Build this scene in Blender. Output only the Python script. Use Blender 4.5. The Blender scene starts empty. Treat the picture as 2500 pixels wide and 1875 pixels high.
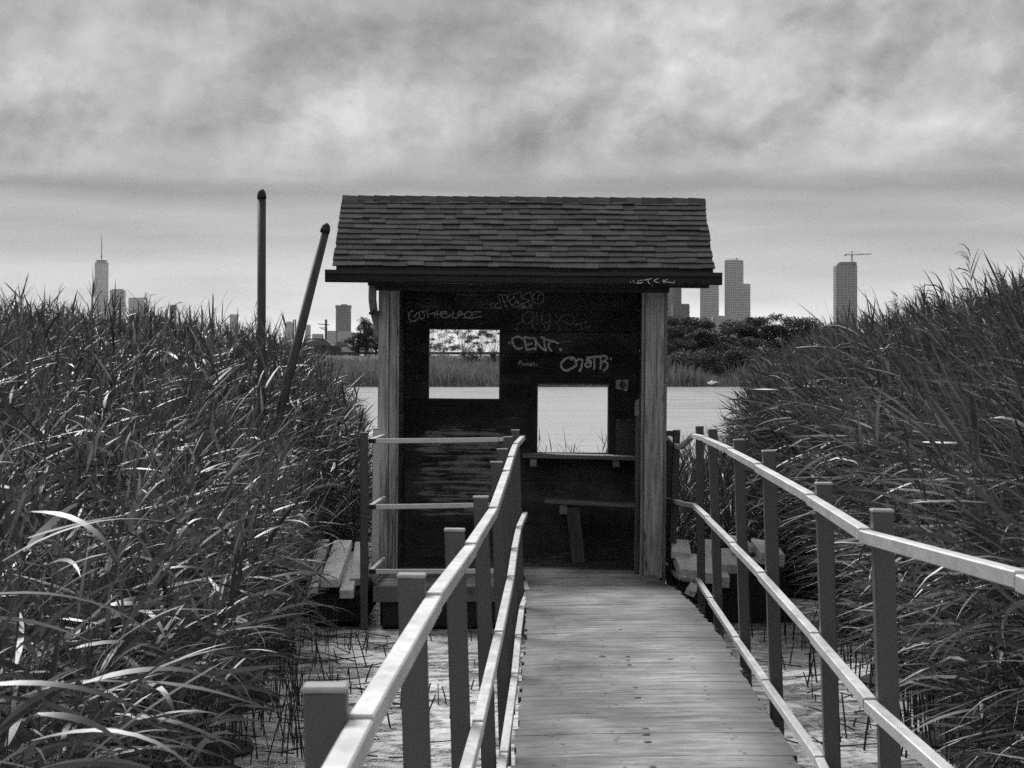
import bpy, bmesh, math, random
import numpy as np
from mathutils import Vector, Matrix

random.seed(7)
rng = np.random.default_rng(11)
scene = bpy.context.scene
COL = scene.collection
R = math.radians

# ------------------------------------------------------------------ camera
FPX, CX, HY, EYE = 5700.0, 1250.0, 885.0, 2.10      # focal length in photo pixels, centre, horizon, eye above water
cam_data = bpy.data.cameras.new("camera")
cam_data.sensor_width = 36.0
cam_data.lens = FPX / 2500.0 * 36.0
cam_data.shift_y = -(937.5 - HY) / 2500.0
cam_data.clip_start = 0.05
cam_data.clip_end = 40000.0
cam_data.dof.use_dof = True
cam_data.dof.focus_distance = 18.0
cam_data.dof.aperture_fstop = 20.0
cam = bpy.data.objects.new("camera", cam_data)
cam.location = (0, 0, EYE)
cam.rotation_euler = (R(90), 0, 0)
COL.objects.link(cam)
scene.camera = cam

# ------------------------------------------------------------------ exposure
scene.view_settings.view_transform = 'Standard'
scene.view_settings.look = 'None'
scene.view_settings.exposure = 1.4
scene.view_settings.gamma = 1.0
scene.cycles.use_denoising = False
scene.cycles.max_bounces = 8
scene.cycles.transparent_max_bounces = 8
scene.cycles.volume_bounces = 1
scene.cycles.sample_clamp_indirect = 6.0

# ------------------------------------------------------------------ sun + sky
SUN_AZ, SUN_EL = R(-28), R(44)          # azimuth from straight ahead (minus = left), elevation
sun_data = bpy.data.lights.new("sun", 'SUN')
sun_data.energy = 1.5
sun_data.angle = R(22)
sun_data.color = (1, 1, 1)
sun = bpy.data.objects.new("sun", sun_data)
sd = Vector((math.sin(SUN_AZ) * math.cos(SUN_EL), math.cos(SUN_AZ) * math.cos(SUN_EL), math.sin(SUN_EL)))
sun.rotation_euler = sd.to_track_quat('Z', 'Y').to_euler()
sun.location = (0, 0, 60)
COL.objects.link(sun)

world = bpy.data.worlds.new("World")
scene.world = world
world.use_nodes = True


class NT:
    """small helper to write node trees"""
    def __init__(s, tree):
        s.t = tree
        s.n = tree.nodes
        s.l = tree.links

    def add(s, typ, **kw):
        nd = s.n.new(typ)
        for k, v in kw.items():
            setattr(nd, k, v)
        return nd

    def put(s, sock, v):
        if hasattr(v, 'bl_idname') or isinstance(v, bpy.types.NodeSocket):
            s.l.new(v, sock)
        else:
            sock.default_value = v

    def math(s, op, a, b=0.0, c=None, clamp=False):
        nd = s.add('ShaderNodeMath', operation=op, use_clamp=clamp)
        s.put(nd.inputs[0], a)
        s.put(nd.inputs[1], b)
        if c is not None:
            s.put(nd.inputs[2], c)
        return nd.outputs[0]

    def vscale(s, v, sc, loc=(0, 0, 0), rot=(0, 0, 0)):
        nd = s.add('ShaderNodeMapping')
        s.put(nd.inputs['Vector'], v)
        nd.inputs['Scale'].default_value = sc
        nd.inputs['Location'].default_value = loc
        nd.inputs['Rotation'].default_value = rot
        return nd.outputs[0]

    def noise(s, v, scale, detail=4, rough=0.5, dist=0.0):
        nd = s.add('ShaderNodeTexNoise')
        if v is not None:
            s.put(nd.inputs['Vector'], v)
        nd.inputs['Scale'].default_value = scale
        nd.inputs['Detail'].default_value = detail
        nd.inputs['Roughness'].default_value = rough
        nd.inputs['Distortion'].default_value = dist
        return nd.outputs['Fac']

    def ramp(s, f, stops, interp='LINEAR'):
        nd = s.add('ShaderNodeValToRGB')
        s.put(nd.inputs[0], f)
        cr = nd.color_ramp
        cr.interpolation = interp
        while len(cr.elements) > 1:
            cr.elements.remove(cr.elements[-1])
        cr.elements[0].position = stops[0][0]
        cr.elements[0].color = (stops[0][1],) * 3 + (1,)
        for p, v in stops[1:]:
            e = cr.elements.new(p)
            e.color = (v, v, v, 1)
        return nd.outputs[0]

    def maprange(s, v, a, b, c, d, smooth=False):
        nd = s.add('ShaderNodeMapRange')
        nd.interpolation_type = 'SMOOTHSTEP' if smooth else 'LINEAR'
        s.put(nd.inputs[0], v)
        for i, x in enumerate((a, b, c, d)):
            nd.inputs[i + 1].default_value = x
        return nd.outputs[0]


def build_world():
    t = NT(world.node_tree)
    t.n.clear()
    out = t.add('ShaderNodeOutputWorld')
    bg = t.add('ShaderNodeBackground')
    t.l.new(bg.outputs[0], out.inputs[0])
    tc = t.add('ShaderNodeTexCoord')
    gen = tc.outputs['Generated']
    sep = t.add('ShaderNodeSeparateXYZ')
    t.l.new(gen, sep.inputs[0])
    z = sep.outputs[2]
    # clear sky behind the cloud deck, reduced to grey like everything in this black and white picture
    sky = t.add('ShaderNodeTexSky')
    sky.sky_type = 'NISHITA'
    sky.sun_disc = False
    sky.sun_elevation = SUN_EL
    sky.sun_rotation = SUN_AZ
    bw = t.add('ShaderNodeRGBToBW')
    t.l.new(sky.outputs[0], bw.inputs[0])
    clear = t.math('MULTIPLY', bw.outputs[0], 0.05 * .8)
    # cloud deck: broad masses, billows with relief shading, flat streaks near the horizon
    warp = t.noise(t.vscale(gen, (1, 1, 2.2), loc=(3, 1, 0)), 9, 4, 0.55)
    n3 = t.noise(t.vscale(gen, (1, 1, 9.0), loc=(0.4, 2.2, 0.0)), 7, 7, 0.55, 0.2)
    zz = t.math('ADD', z, t.math('MULTIPLY', t.math('SUBTRACT', warp, 0.5), 0.020))
    zz = t.math('ADD', zz, t.math('MULTIPLY', t.math('SUBTRACT', n3, 0.5), 0.014))
    base = t.ramp(zz, [(0.0, .39), (0.018, .345), (0.035, .23), (0.052, .165), (0.0685, .150), (0.0735, .094), (0.0765, .100),
                       (0.083, .158), (0.115, .190), (0.14, .182), (0.165, .165), (0.25, .18), (0.6, .235), (1.0, .25)])
    lo = (0.31, 0.77, 0.13)
    dl = (0.010, 0.0, -0.016)
    v1 = t.vscale(gen, (1, 1, 1.35), loc=lo)
    v1b = t.vscale(gen, (1, 1, 1.35), loc=tuple(p + q for p, q in zip(lo, dl)))
    big = t.noise(t.vscale(gen, (1, 1, 1.6), loc=(2.2, .4, .9)), 6.5, 4, 0.5, 0.2)
    n1 = t.noise(v1, 8.5, 10, 0.55, 0.15)
    n1b = t.noise(v1b, 8.5, 10, 0.55, 0.15)
    relief = t.math('SUBTRACT', n1, n1b)
    v2 = t.vscale(gen, (1, 1, 1.2), loc=(1.1, .2, .6))
    v2b = t.vscale(gen, (1, 1, 1.2), loc=(1.1 + .004, .2, .6 - .0065))
    n2 = t.noise(v2, 25, 9, 0.60, 0.25)
    n2b = t.noise(v2b, 25, 9, 0.60, 0.25)
    relief = t.math('ADD', relief, t.math('MULTIPLY', t.math('SUBTRACT', n2, n2b), 0.35))
    edge = t.math('ADD', t.maprange(n1, 0.505, 0.53, 0.0, 1.0, True), t.math('MULTIPLY', t.maprange(n2, 0.53, 0.56, 0.0, 1.0, True), 0.35))
    mass = t.maprange(big, 0.38, 0.62, 0.74, 1.14)
    billow = t.math('ADD', t.maprange(n1, 0.34, 0.66, 0.86, 1.10), t.math('MULTIPLY', relief, 3.0))
    billow = t.math('ADD', billow, t.math('MULTIPLY', edge, 0.10))
    billow = t.math('MULTIPLY', billow, mass)
    streak = t.maprange(n3, 0.35, 0.65, 0.80, 1.18)
    lowm = t.maprange(zz, 0.07, 0.095, 0.0, 1.0, True)
    mod = t.add('ShaderNodeMix')
    mod.data_type = 'FLOAT'
    t.l.new(lowm, mod.inputs[0])
    t.l.new(streak, mod.inputs[2])
    t.l.new(billow, mod.inputs[3])
    cloud = t.math('MULTIPLY', base, mod.outputs[0])
    mx = t.add('ShaderNodeMix')
    mx.data_type = 'FLOAT'
    mx.inputs[0].default_value = 0.9
    t.l.new(clear, mx.inputs[2])
    t.l.new(cloud, mx.inputs[3])
    comb = t.add('ShaderNodeCombineColor')
    for i in range(3):
        t.l.new(mx.outputs[0], comb.inputs[i])
    t.l.new(comb.outputs[0], bg.inputs[0])
    bg.inputs[1].default_value = 1.0


build_world()

# ------------------------------------------------------------------ helpers


def P(px, py, D):
    """a photo pixel seen at depth D metres -> point in the place (water level z = 0)"""
    return Vector((D * (px - CX) / FPX, D, EYE + D * (HY - py) / FPX))


def new_mat(name):
    m = bpy.data.materials.new(name)
    m.use_nodes = True
    t = NT(m.node_tree)
    b = m.node_tree.nodes['Principled BSDF']
    return m, t, b


def grey(t, f):
    c = t.add('ShaderNodeCombineColor')
    for i in range(3):
        t.put(c.inputs[i], f)
    return c.outputs[0]


def mat_plain(name, v, rough=0.6, var=0.25, scale=6.0, spec=0.4, bump=0.0, stretch=(1, 1, 1), metallic=0.0):
    m, t, b = new_mat(name)
    tc = t.add('ShaderNodeTexCoord')
    n = t.noise(t.vscale(tc.outputs['Object'], stretch), scale, 6, 0.6)
    f = t.maprange(n, 0.25, 0.75, v * (1 - var), v * (1 + var))
    t.l.new(grey(t, f), b.inputs['Base Color'])
    b.inputs['Roughness'].default_value = rough
    b.inputs['Specular IOR Level'].default_value = spec
    b.inputs['Metallic'].default_value = metallic
    if bump:
        bp = t.add('ShaderNodeBump')
        bp.inputs['Strength'].default_value = bump
        bp.inputs['Distance'].default_value = 0.01
        t.l.new(n, bp.inputs['Height'])
        t.l.new(bp.outputs[0], b.inputs['Normal'])
    return m


def mat_wood(name, light, dark, axis=0, rough=0.8, spec=0.25, gscale=1.0, contrast=0.5, knots=True, rand=0.25, world_stain=False, edge_dirt=False):
    """weathered timber; axis = direction of the grain in object space"""
    m, t, b = new_mat(name)
    tc = t.add('ShaderNodeTexCoord')
    oi = t.add('ShaderNodeObjectInfo')
    off = t.add('ShaderNodeCombineXYZ')
    for i in range(3):
        t.l.new(t.math('MULTIPLY', oi.outputs['Random'], 37.0 + 11 * i), off.inputs[i])
    va = t.add('ShaderNodeVectorMath', operation='ADD')
    t.l.new(tc.outputs['Object'], va.inputs[0])
    t.l.new(off.outputs[0], va.inputs[1])
    st = [38 * gscale] * 3
    st[axis] = 1.6 * gscale
    g1 = t.noise(t.vscale(va.outputs[0], st), 1.0, 6, 0.65, 0.4)
    st2 = [9 * gscale] * 3
    st2[axis] = 1.0 * gscale
    g2 = t.noise(t.vscale(va.outputs[0], st2), 1.0, 4, 0.6, 0.6)
    fine = t.noise(va.outputs[0], 160, 3, 0.6)
    f = t.math('ADD', t.math('MULTIPLY', g1, 0.45), t.math('MULTIPLY', g2, 0.30))
    f = t.math('ADD', f, t.math('MULTIPLY', fine, 0.25))
    lo, hi = 0.5 - 0.28 * (1 - contrast), 0.5 + 0.28 * (1 - contrast)
    f = t.maprange(f, lo, hi, dark, light)
    r = t.maprange(oi.outputs['Random'], 0, 1, 1 - rand, 1 + rand)
    f = t.math('MULTIPLY', f, r)
    if world_stain:
        geo = t.add('ShaderNodeNewGeometry')
        s = t.noise(t.vscale(geo.outputs['Position'], (1.2, 0.7, 1)), 1.3, 5, 0.6, 0.3)
        s2 = t.noise(t.vscale(geo.outputs['Position'], (4, 14, 1)), 1.0, 5, 0.65, 0.3)
        f = t.math('MULTIPLY', f, t.maprange(s, 0.36, 0.64, 0.42, 1.25))
        f = t.math('MULTIPLY', f, t.maprange(s2, 0.36, 0.64, 0.55, 1.2))
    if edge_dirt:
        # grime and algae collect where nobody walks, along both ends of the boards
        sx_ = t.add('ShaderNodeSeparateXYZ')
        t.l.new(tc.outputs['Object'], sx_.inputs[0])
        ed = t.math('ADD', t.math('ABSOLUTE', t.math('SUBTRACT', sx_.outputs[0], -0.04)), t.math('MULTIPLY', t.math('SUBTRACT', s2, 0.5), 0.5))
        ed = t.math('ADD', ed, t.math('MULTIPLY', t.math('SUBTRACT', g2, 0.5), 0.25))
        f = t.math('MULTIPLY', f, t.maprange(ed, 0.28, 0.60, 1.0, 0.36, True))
    if knots:
        vo = t.add('ShaderNodeTexVoronoi')
        ks = [7.0] * 3
        ks[axis] = 2.2
        t.put(vo.inputs['Vector'], t.vscale(va.outputs[0], ks))
        vo.inputs['Scale'].default_value = 1.0
        k = t.maprange(vo.outputs['Distance'], 0.05, 0.14, 0.35, 1.0, True)
        f = t.math('MULTIPLY', f, k)
    t.l.new(grey(t, f), b.inputs['Base Color'])
    b.inputs['Roughness'].default_value = rough
    b.inputs['Specular IOR Level'].default_value = spec
    bp = t.add('ShaderNodeBump')
    bp.inputs['Strength'].default_value = 0.35
    bp.inputs['Distance'].default_value = 0.004
    t.l.new(g1, bp.inputs['Height'])
    t.l.new(bp.outputs[0], b.inputs['Normal'])
    return m


def mesh_obj(name, verts, faces, mat=None, parent=None, smooth=False):
    me = bpy.data.meshes.new(name)
    me.from_pydata([tuple(v) for v in verts], [], faces)
    me.update()
    if smooth:
        me.polygons.foreach_set('use_smooth', [True] * len(me.polygons))
    if mat:
        me.materials.append(mat)
    o = bpy.data.objects.new(name, me)
    COL.objects.link(o)
    if parent:
        o.parent = parent
    return o


class MB:
    """collects geometry for one mesh object"""
    def __init__(s):
        s.v = []
        s.f = []

    def raw(s, verts, faces):
        k = len(s.v)
        s.v += [tuple(x) for x in verts]
        s.f += [tuple(i + k for i in f) for f in faces]

    def box(s, a, b, c=0.0):
        """axis box from corner a to corner b, with chamfer c on the vertical/long edges"""
        x0, x1 = sorted((a[0], b[0]))
        y0, y1 = sorted((a[1], b[1]))
        z0, z1 = sorted((a[2], b[2]))
        if c <= 0:
            v = [(x, y, z) for z in (z0, z1) for y in (y0, y1) for x in (x0, x1)]
            s.raw(v, [(0, 2, 3, 1), (4, 5, 7, 6), (0, 1, 5, 4), (1, 3, 7, 5), (3, 2, 6, 7), (2, 0, 4, 6)])
        else:
            bm = bmesh.new()
            bmesh.ops.create_cube(bm, size=1.0)
            bmesh.ops.scale(bm, vec=(x1 - x0, y1 - y0, z1 - z0), verts=bm.verts)
            bmesh.ops.bevel(bm, geom=bm.edges[:], offset=c, segments=1, affect='EDGES')
            bmesh.ops.translate(bm, vec=((x0 + x1) / 2, (y0 + y1) / 2, (z0 + z1) / 2), verts=bm.verts)
            bm.verts.ensure_lookup_table()
            s.raw([v.co for v in bm.verts], [[v.index for v in f.verts] for f in bm.faces])
            bm.free()
        return s

    def bar(s, pts, w, h, c=0.003, up=Vector((0, 0, 1)), bw=None):
        """chamfered rectangular section swept along a polyline"""
        pts = [Vector(p) for p in pts]
        sec = [(-w / 2 + c, -h / 2), (w / 2 - c, -h / 2), (w / 2, -h / 2 + c), (w / 2, h / 2 - c),
               (w / 2 - c, h / 2), (-w / 2 + c, h / 2), (-w / 2, h / 2 - c), (-w / 2, -h / 2 + c)]
        n = len(pts)
        V = []
        for i, p in enumerate(pts):
            d = (pts[min(i + 1, n - 1)] - pts[max(i - 1, 0)]).normalized()
            side = d.cross(up)
            if side.length < 1e-5:
                side = Vector((1, 0, 0))
            side.normalize()
            u = side.cross(d).normalized()
            for a, b_ in sec:
                V.append(p + side * a + u * b_)
        F = []
        for i in range(n - 1):
            for k in range(8):
                k2 = (k + 1) % 8
                F.append((i * 8 + k, i * 8 + k2, (i + 1) * 8 + k2, (i + 1) * 8 + k))
        F.append(tuple(range(7, -1, -1)))
        F.append(tuple((n - 1) * 8 + k for k in range(8)))
        s.raw(V, F)
        return s

    def tube(s, pts, rad, n=10, caps=True):
        pts = [Vector(p) for p in pts]
        if not hasattr(rad, '__len__'):
            rad = [rad] * len(pts)
        V, F = [], []
        ref = None
        for i, p in enumerate(pts):
            d = (pts[min(i + 1, len(pts) - 1)] - pts[max(i - 1, 0)]).normalized()
            a = Vector((0, 1, 0)) if abs(d.y) < 0.9 else Vector((1, 0, 0))
            x = d.cross(a).normalized()
            y = d.cross(x).normalized()
            for k in range(n):
                t_ = 2 * math.pi * k / n
                V.append(p + (x * math.cos(t_) + y * math.sin(t_)) * rad[i])
        for i in range(len(pts) - 1):
            for k in range(n):
                k2 = (k + 1) % n
                F.append((i * n + k, i * n + k2, (i + 1) * n + k2, (i + 1) * n + k))
        if caps:
            F.append(tuple(range(n - 1, -1, -1)))
            F.append(tuple((len(pts) - 1) * n + k for k in range(n)))
        s.raw(V, F)
        return s

    def build(s, name, mat=None, parent=None, smooth=False, off=None):
        v = s.v
        if off is not None:
            v = [(a - off[0], b - off[1], c - off[2]) for a, b, c in v]
        return mesh_obj(name, v, s.f, mat, parent, smooth)


def tag(o, label=None, cat=None, group=None, kind=None):
    if label:
        o['label'] = label
    if cat:
        o['category'] = cat
    if group:
        o['group'] = group
    if kind:
        o['kind'] = kind
    return o


def empty(name, loc, label=None, cat=None, group=None, kind=None):
    o = bpy.data.objects.new(name, None)
    o.empty_display_size = 0.2
    o.location = loc
    COL.objects.link(o)
    return tag(o, label, cat, group, kind)


def interp(tab, x):
    return float(np.interp(x, [a for a, _ in tab], [b for _, b in tab]))


def deckz(D):
    return EYE - interp([(-3, 1.545), (12.5, 1.545), (13.6, 1.552), (15.2, 1.580), (16.9, 1.645), (18.4, 1.735), (19.0, 1.765), (19.7, 1.785)], D)


def deckxl(D):
    return interp([(-3, -.24), (3, -.12), (9, .005), (9.54, .015), (10.66, .034), (11.65, .053), (12.56, .068), (13.6, .081), (15.2, .09), (19.8, .107)], D)


# ------------------------------------------------------------------ materials
M = {}
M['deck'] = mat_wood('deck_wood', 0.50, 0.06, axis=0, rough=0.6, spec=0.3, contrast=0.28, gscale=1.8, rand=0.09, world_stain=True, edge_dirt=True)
M['beam'] = mat_wood('beam_wood', 0.10, 0.04, axis=1, knots=False)
M['postwood'] = mat_wood('hut_post_wood', 0.56, 0.06, axis=2, contrast=0.55, gscale=1.5)
M['plank'] = mat_wood('grey_plank_wood', 0.70, 0.36, axis=1, contrast=0.4, rough=0.6, spec=0.4)
M['trim'] = mat_plain('dark_trim_paint', 0.018, rough=0.55, var=0.4, scale=5)
M['gutter'] = mat_plain('gutter_metal', 0.02, rough=0.42, var=0.4, scale=3, spec=0.4)
M['black'] = mat_plain('black_float_plastic', 0.012, rough=0.6, var=0.3)
M['pipe'] = mat_plain('pile_steel', 0.035, rough=0.55, var=0.5, scale=8, stretch=(3, 3, 0.6))
M['bolt'] = mat_plain('bolt_steel', 0.06, rough=0.5)
M['sill'] = mat_wood('sill_wood', 0.42, 0.14, axis=0, knots=False)


def mat_rail():
    m, t, b = new_mat('rail_grey')
    tc = t.add('ShaderNodeTexCoord')
    oi = t.add('ShaderNodeObjectInfo')
    geo = t.add('ShaderNodeNewGeometry')
    n = t.noise(t.vscale(geo.outputs['Position'], (30, 9, 30)), 1.0, 6, 0.6, 0.6)
    n2 = t.noise(geo.outputs['Position'], 3.1, 5, 0.6)
    f = t.maprange(n, 0.3, 0.7, 0.67, 0.74)
    f = t.math('MULTIPLY', f, t.maprange(n2, 0.3, 0.7, 0.82, 1.18))
    n4 = t.noise(t.vscale(geo.outputs['Position'], (55, 22, 55)), 1.0, 5, 0.7, 0.5)
    f = t.math('MULTIPLY', f, t.maprange(n4, 0.64, 0.76, 1.0, 0.7, True))
    t.l.new(grey(t, f), b.inputs['Base Color'])
    rr = t.maprange(n, 0.3, 0.7, 0.33, 0.41)
    t.l.new(rr, b.inputs['Roughness'])
    b.inputs['Specular IOR Level'].default_value = 0.7
    b.inputs['Metallic'].default_value = 0.6
    bp = t.add('ShaderNodeBump')
    bp.inputs['Strength'].default_value = 0.15
    bp.inputs['Distance'].default_value = 0.002
    t.l.new(n, bp.inputs['Height'])
    t.l.new(bp.outputs[0], b.inputs['Normal'])
    return m


M['rail'] = mat_rail()
M['palerail'] = mat_plain('pale_rail_paint', 0.62, rough=0.4, var=0.12, scale=9)
M['railpost'] = mat_plain('rail_post_grey', 0.078, rough=0.5, var=0.12, scale=4, stretch=(1, 1, 0.4))
M['cap'] = mat_plain('post_cap_grey', 0.30, rough=0.4, var=0.2, scale=20)


def mat_shingle():
    m, t, b = new_mat('asphalt_shingle')
    oi = t.add('ShaderNodeObjectInfo')
    tc = t.add('ShaderNodeTexCoord')
    geo = t.add('ShaderNodeNewGeometry')
    g = t.noise(geo.outputs['Position'], 260, 2, 0.7)
    w = t.noise(geo.outputs['Position'], 5, 4, 0.6)
    f = t.math('MULTIPLY', t.maprange(oi.outputs['Random'], 0, 1, 0.022, 0.056), t.maprange(g, 0.3, 0.7, 0.6, 1.4))
    f = t.math('MULTIPLY', f, t.maprange(w, 0.3, 0.7, 0.75, 1.25))
    t.l.new(grey(t, f), b.inputs['Base Color'])
    b.inputs['Roughness'].default_value = 0.95
    b.inputs['Specular IOR Level'].default_value = 0.15
    bp = t.add('ShaderNodeBump')
    bp.inputs['Strength'].default_value = 0.5
    bp.inputs['Distance'].default_value = 0.003
    t.l.new(g, bp.inputs['Height'])
    t.l.new(bp.outputs[0], b.inputs['Normal'])
    return m


M['shingle'] = mat_shingle()


def mat_darkwall():
    """dark stained boards, worn through to bare wood in streaks where people rub against them"""
    m, t, b = new_mat('dark_stained_board')
    tc = t.add('ShaderNodeTexCoord')
    oi = t.add('ShaderNodeObjectInfo')
    o = tc.outputs['Object']
    g = t.noise(t.vscale(o, (2.0, 10, 34)), 1.0, 7, 0.68, 0.5)
    g2 = t.noise(t.vscale(o, (3.5, 6, 5.5), loc=(5, 2, 1)), 1.0, 5, 0.6)
    grain = t.noise(o, 220, 2, 0.6)
    sep = t.add('ShaderNodeSeparateXYZ')
    t.l.new(o, sep.inputs[0])
    # wear is strongest on the left half below the window
    wx = t.math('MULTIPLY', t.maprange(sep.outputs[0], -1.05, -0.85, 0, 1, True), t.maprange(sep.outputs[0], -0.25, 0.05, 1, 0, True))
    wz = t.math('MULTIPLY', t.maprange(sep.outputs[2], 0.25, 0.55, 0, 1, True), t.maprange(sep.outputs[2], 1.1, 1.3, 1, 0, True))
    zone = t.math('MULTIPLY', wx, wz)
    thr = t.math('ADD', t.math('MULTIPLY', g, 0.75), t.math('MULTIPLY', g2, 0.25))
    thr = t.math('ADD', thr, t.math('MULTIPLY', zone, 0.135))
    wear = t.maprange(thr, 0.59, 0.68, 0, 1, True)
    dark = t.math('MULTIPLY', t.maprange(g2, 0.3, 0.7, 0.030, 0.100), t.maprange(grain, 0.35, 0.65, 0.4, 1.8))
    r = t.maprange(oi.outputs['Random'], 0, 1, 0.6, 1.5)
    dark = t.math('MULTIPLY', dark, r)
    light = t.maprange(grain, 0.3, 0.7, 0.22, 0.70)
    mx = t.add('ShaderNodeMix')
    mx.data_type = 'FLOAT'
    t.l.new(wear, mx.inputs[0])
    t.l.new(dark, mx.inputs[2])
    t.l.new(light, mx.inputs[3])
    t.l.new(grey(t, mx.outputs[0]), b.inputs['Base Color'])
    b.inputs['Roughness'].default_value = 0.75
    b.inputs['Specular IOR Level'].default_value = 0.2
    bp = t.add('ShaderNodeBump')
    bp.inputs['Strength'].default_value = 0.3
    bp.inputs['Distance'].default_value = 0.004
    t.l.new(g, bp.inputs['Height'])
    t.l.new(bp.outputs[0], b.inputs['Normal'])
    return m


M['darkwall'] = mat_darkwall()


def mat_paintmark(name, v, cover):
    """spray or chalk strokes, broken up by the grain below"""
    m, t, b = new_mat(name)
    tc = t.add('ShaderNodeTexCoord')
    n = t.noise(tc.outputs['Object'], 210, 3, 0.7)
    n2 = t.noise(tc.outputs['Object'], 40, 3, 0.6)
    f = t.maprange(n2, 0.3, 0.7, v * 0.7, v * 1.2)
    t.l.new(grey(t, f), b.inputs['Base Color'])
    b.inputs['Roughness'].default_value = 0.8
    a = t.maprange(t.math('ADD', t.math('MULTIPLY', n, 0.7), t.math('MULTIPLY', n2, 0.3)), cover - 0.06, cover + 0.06, 0, 1, True)
    t.l.new(a, b.inputs['Alpha'])
    return m


M['spray'] = mat_paintmark('spray_paint', 0.9, 0.22)
M['chalk'] = mat_paintmark('chalk_mark', 0.85, 0.37)
M['scratch'] = mat_paintmark('scratch_mark', 0.85, 0.34)
M['faint'] = mat_paintmark('faint_chalk_mark', 0.55, 0.42)


def mat_reed(name, v, trans=0.35, gloss=0.45, rough=0.36):
    m, t, b = new_mat(name)
    at = t.add('ShaderNodeAttribute')
    at.attribute_name = 'shade'
    geo = t.add('ShaderNodeNewGeometry')
    n = t.noise(geo.outputs['Position'], 14, 3, 0.6)
    f = t.math('MULTIPLY', at.outputs['Fac'], t.maprange(n, 0.3, 0.7, v * 0.8, v * 1.2))
    col = grey(t, f)
    t.l.new(col, b.inputs['Base Color'])
    b.inputs['Roughness'].default_value = rough
    b.inputs['Specular IOR Level'].default_value = gloss
    tr = t.add('ShaderNodeBsdfTranslucent')
    t.l.new(col, tr.inputs[0])
    mx = t.add('ShaderNodeMixShader')
    mx.inputs[0].default_value = trans
    t.l.new(b.outputs[0], mx.inputs[1])
    t.l.new(tr.outputs[0], mx.inputs[2])
    out = m.node_tree.nodes['Material Output']
    t.l.new(mx.outputs[0], out.inputs[0])
    return m


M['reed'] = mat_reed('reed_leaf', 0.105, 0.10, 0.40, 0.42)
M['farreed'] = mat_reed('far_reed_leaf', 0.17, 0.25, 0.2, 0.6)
M['leaf'] = mat_reed('tree_leaf', 0.06, 0.25, 0.25, 0.55)
M['palleaf'] = mat_reed('pale_tree_leaf', 0.13, 0.3, 0.25, 0.55)
M['bark'] = mat_plain('bark', 0.07, rough=0.9, var=0.4, scale=20)
M['stub'] = mat_plain('reed_stub', 0.035, rough=0.7, var=0.4, scale=30)


def mat_mud():
    m, t, b = new_mat('marsh_mud')
    geo = t.add('ShaderNodeNewGeometry')
    p = geo.outputs['Position']
    n1 = t.noise(t.vscale(p, (3, 4.0, 1)), 1.0, 9, 0.68, 0.9)
    n2 = t.noise(t.vscale(p, (11, 15, 1)), 1.0, 7, 0.72, 1.4)
    n3 = t.noise(t.vscale(p, (0.7, 0.9, 1)), 1.0, 5, 0.6, 0.6)
    f = t.math('ADD', t.math('MULTIPLY', n1, 0.45), t.math('MULTIPLY', n2, 0.55))
    c = t.maprange(f, 0.41, 0.54, 0.05, 0.66)
    c = t.math('MULTIPLY', c, t.maprange(n3, 0.38, 0.62, 0.65, 1.15))
    t.l.new(grey(t, c), b.inputs['Base Color'])
    wet = t.maprange(t.math('ADD', t.math('MULTIPLY', n1, 0.5), t.math('MULTIPLY', n3, 0.5)), 0.46, 0.54, 0.14, 0.6, True)
    t.l.new(wet, b.inputs['Roughness'])
    b.inputs['Specular IOR Level'].default_value = 0.4
    bp = t.add('ShaderNodeBump')
    bp.inputs['Strength'].default_value = 0.5
    bp.inputs['Distance'].default_value = 0.03
    t.l.new(f, bp.inputs['Height'])
    t.l.new(bp.outputs[0], b.inputs['Normal'])
    return m


def mat_water():
    m, t, b = new_mat('pond_water')
    geo = t.add('ShaderNodeNewGeometry')
    p = geo.outputs['Position']
    w = t.noise(t.vscale(p, (1.1, 2.6, 1)), 1.0, 6, 0.62, 0.4)
    w2 = t.noise(t.vscale(p, (0.15, 0.4, 1)), 1.0, 3, 0.5)
    b.inputs['Base Color'].default_value = (0.40, 0.40, 0.40, 1)
    t.l.new(t.maprange(w2, 0.35, 0.65, 0.12, 0.26), b.inputs['Roughness'])
    b.inputs['IOR'].default_value = 1.33
    b.inputs['Specular IOR Level'].default_value = 0.5
    bp = t.add('ShaderNodeBump')
    bp.inputs['Strength'].default_value = 0.9
    bp.inputs['Distance'].default_value = 0.10
    t.l.new(w, bp.inputs['Height'])
    t.l.new(bp.outputs[0], b.inputs['Normal'])
    return m


M['mud'] = mat_mud()
M['water'] = mat_water()
M['ground'] = mat_plain('earth', 0.09, rough=0.95, var=0.4, scale=0.05)
M['bank'] = mat_plain('bank_grass', 0.10, rough=0.95, var=0.5, scale=0.4)
M['road'] = mat_plain('asphalt', 0.05, rough=0.9, var=0.3, scale=0.6)

# ------------------------------------------------------------------ the setting
# one ground sheet to the horizon, slightly below the water
g = MB()
g.raw([(-14000, -300, -0.6), (14000, -300, -0.6), (14000, 15000, -0.6), (-14000, 15000, -0.6)], [(0, 1, 2, 3)])
tag(g.build('ground', M['ground']), kind='structure')
w = MB()
w.raw([(-160, 21.0, 0.0), (160, 21.0, 0.0), (160, 201.5, 0.0), (-160, 201.5, 0.0)], [(0, 1, 2, 3)])
tag(w.build('water', M['water']), kind='structure')


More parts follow.
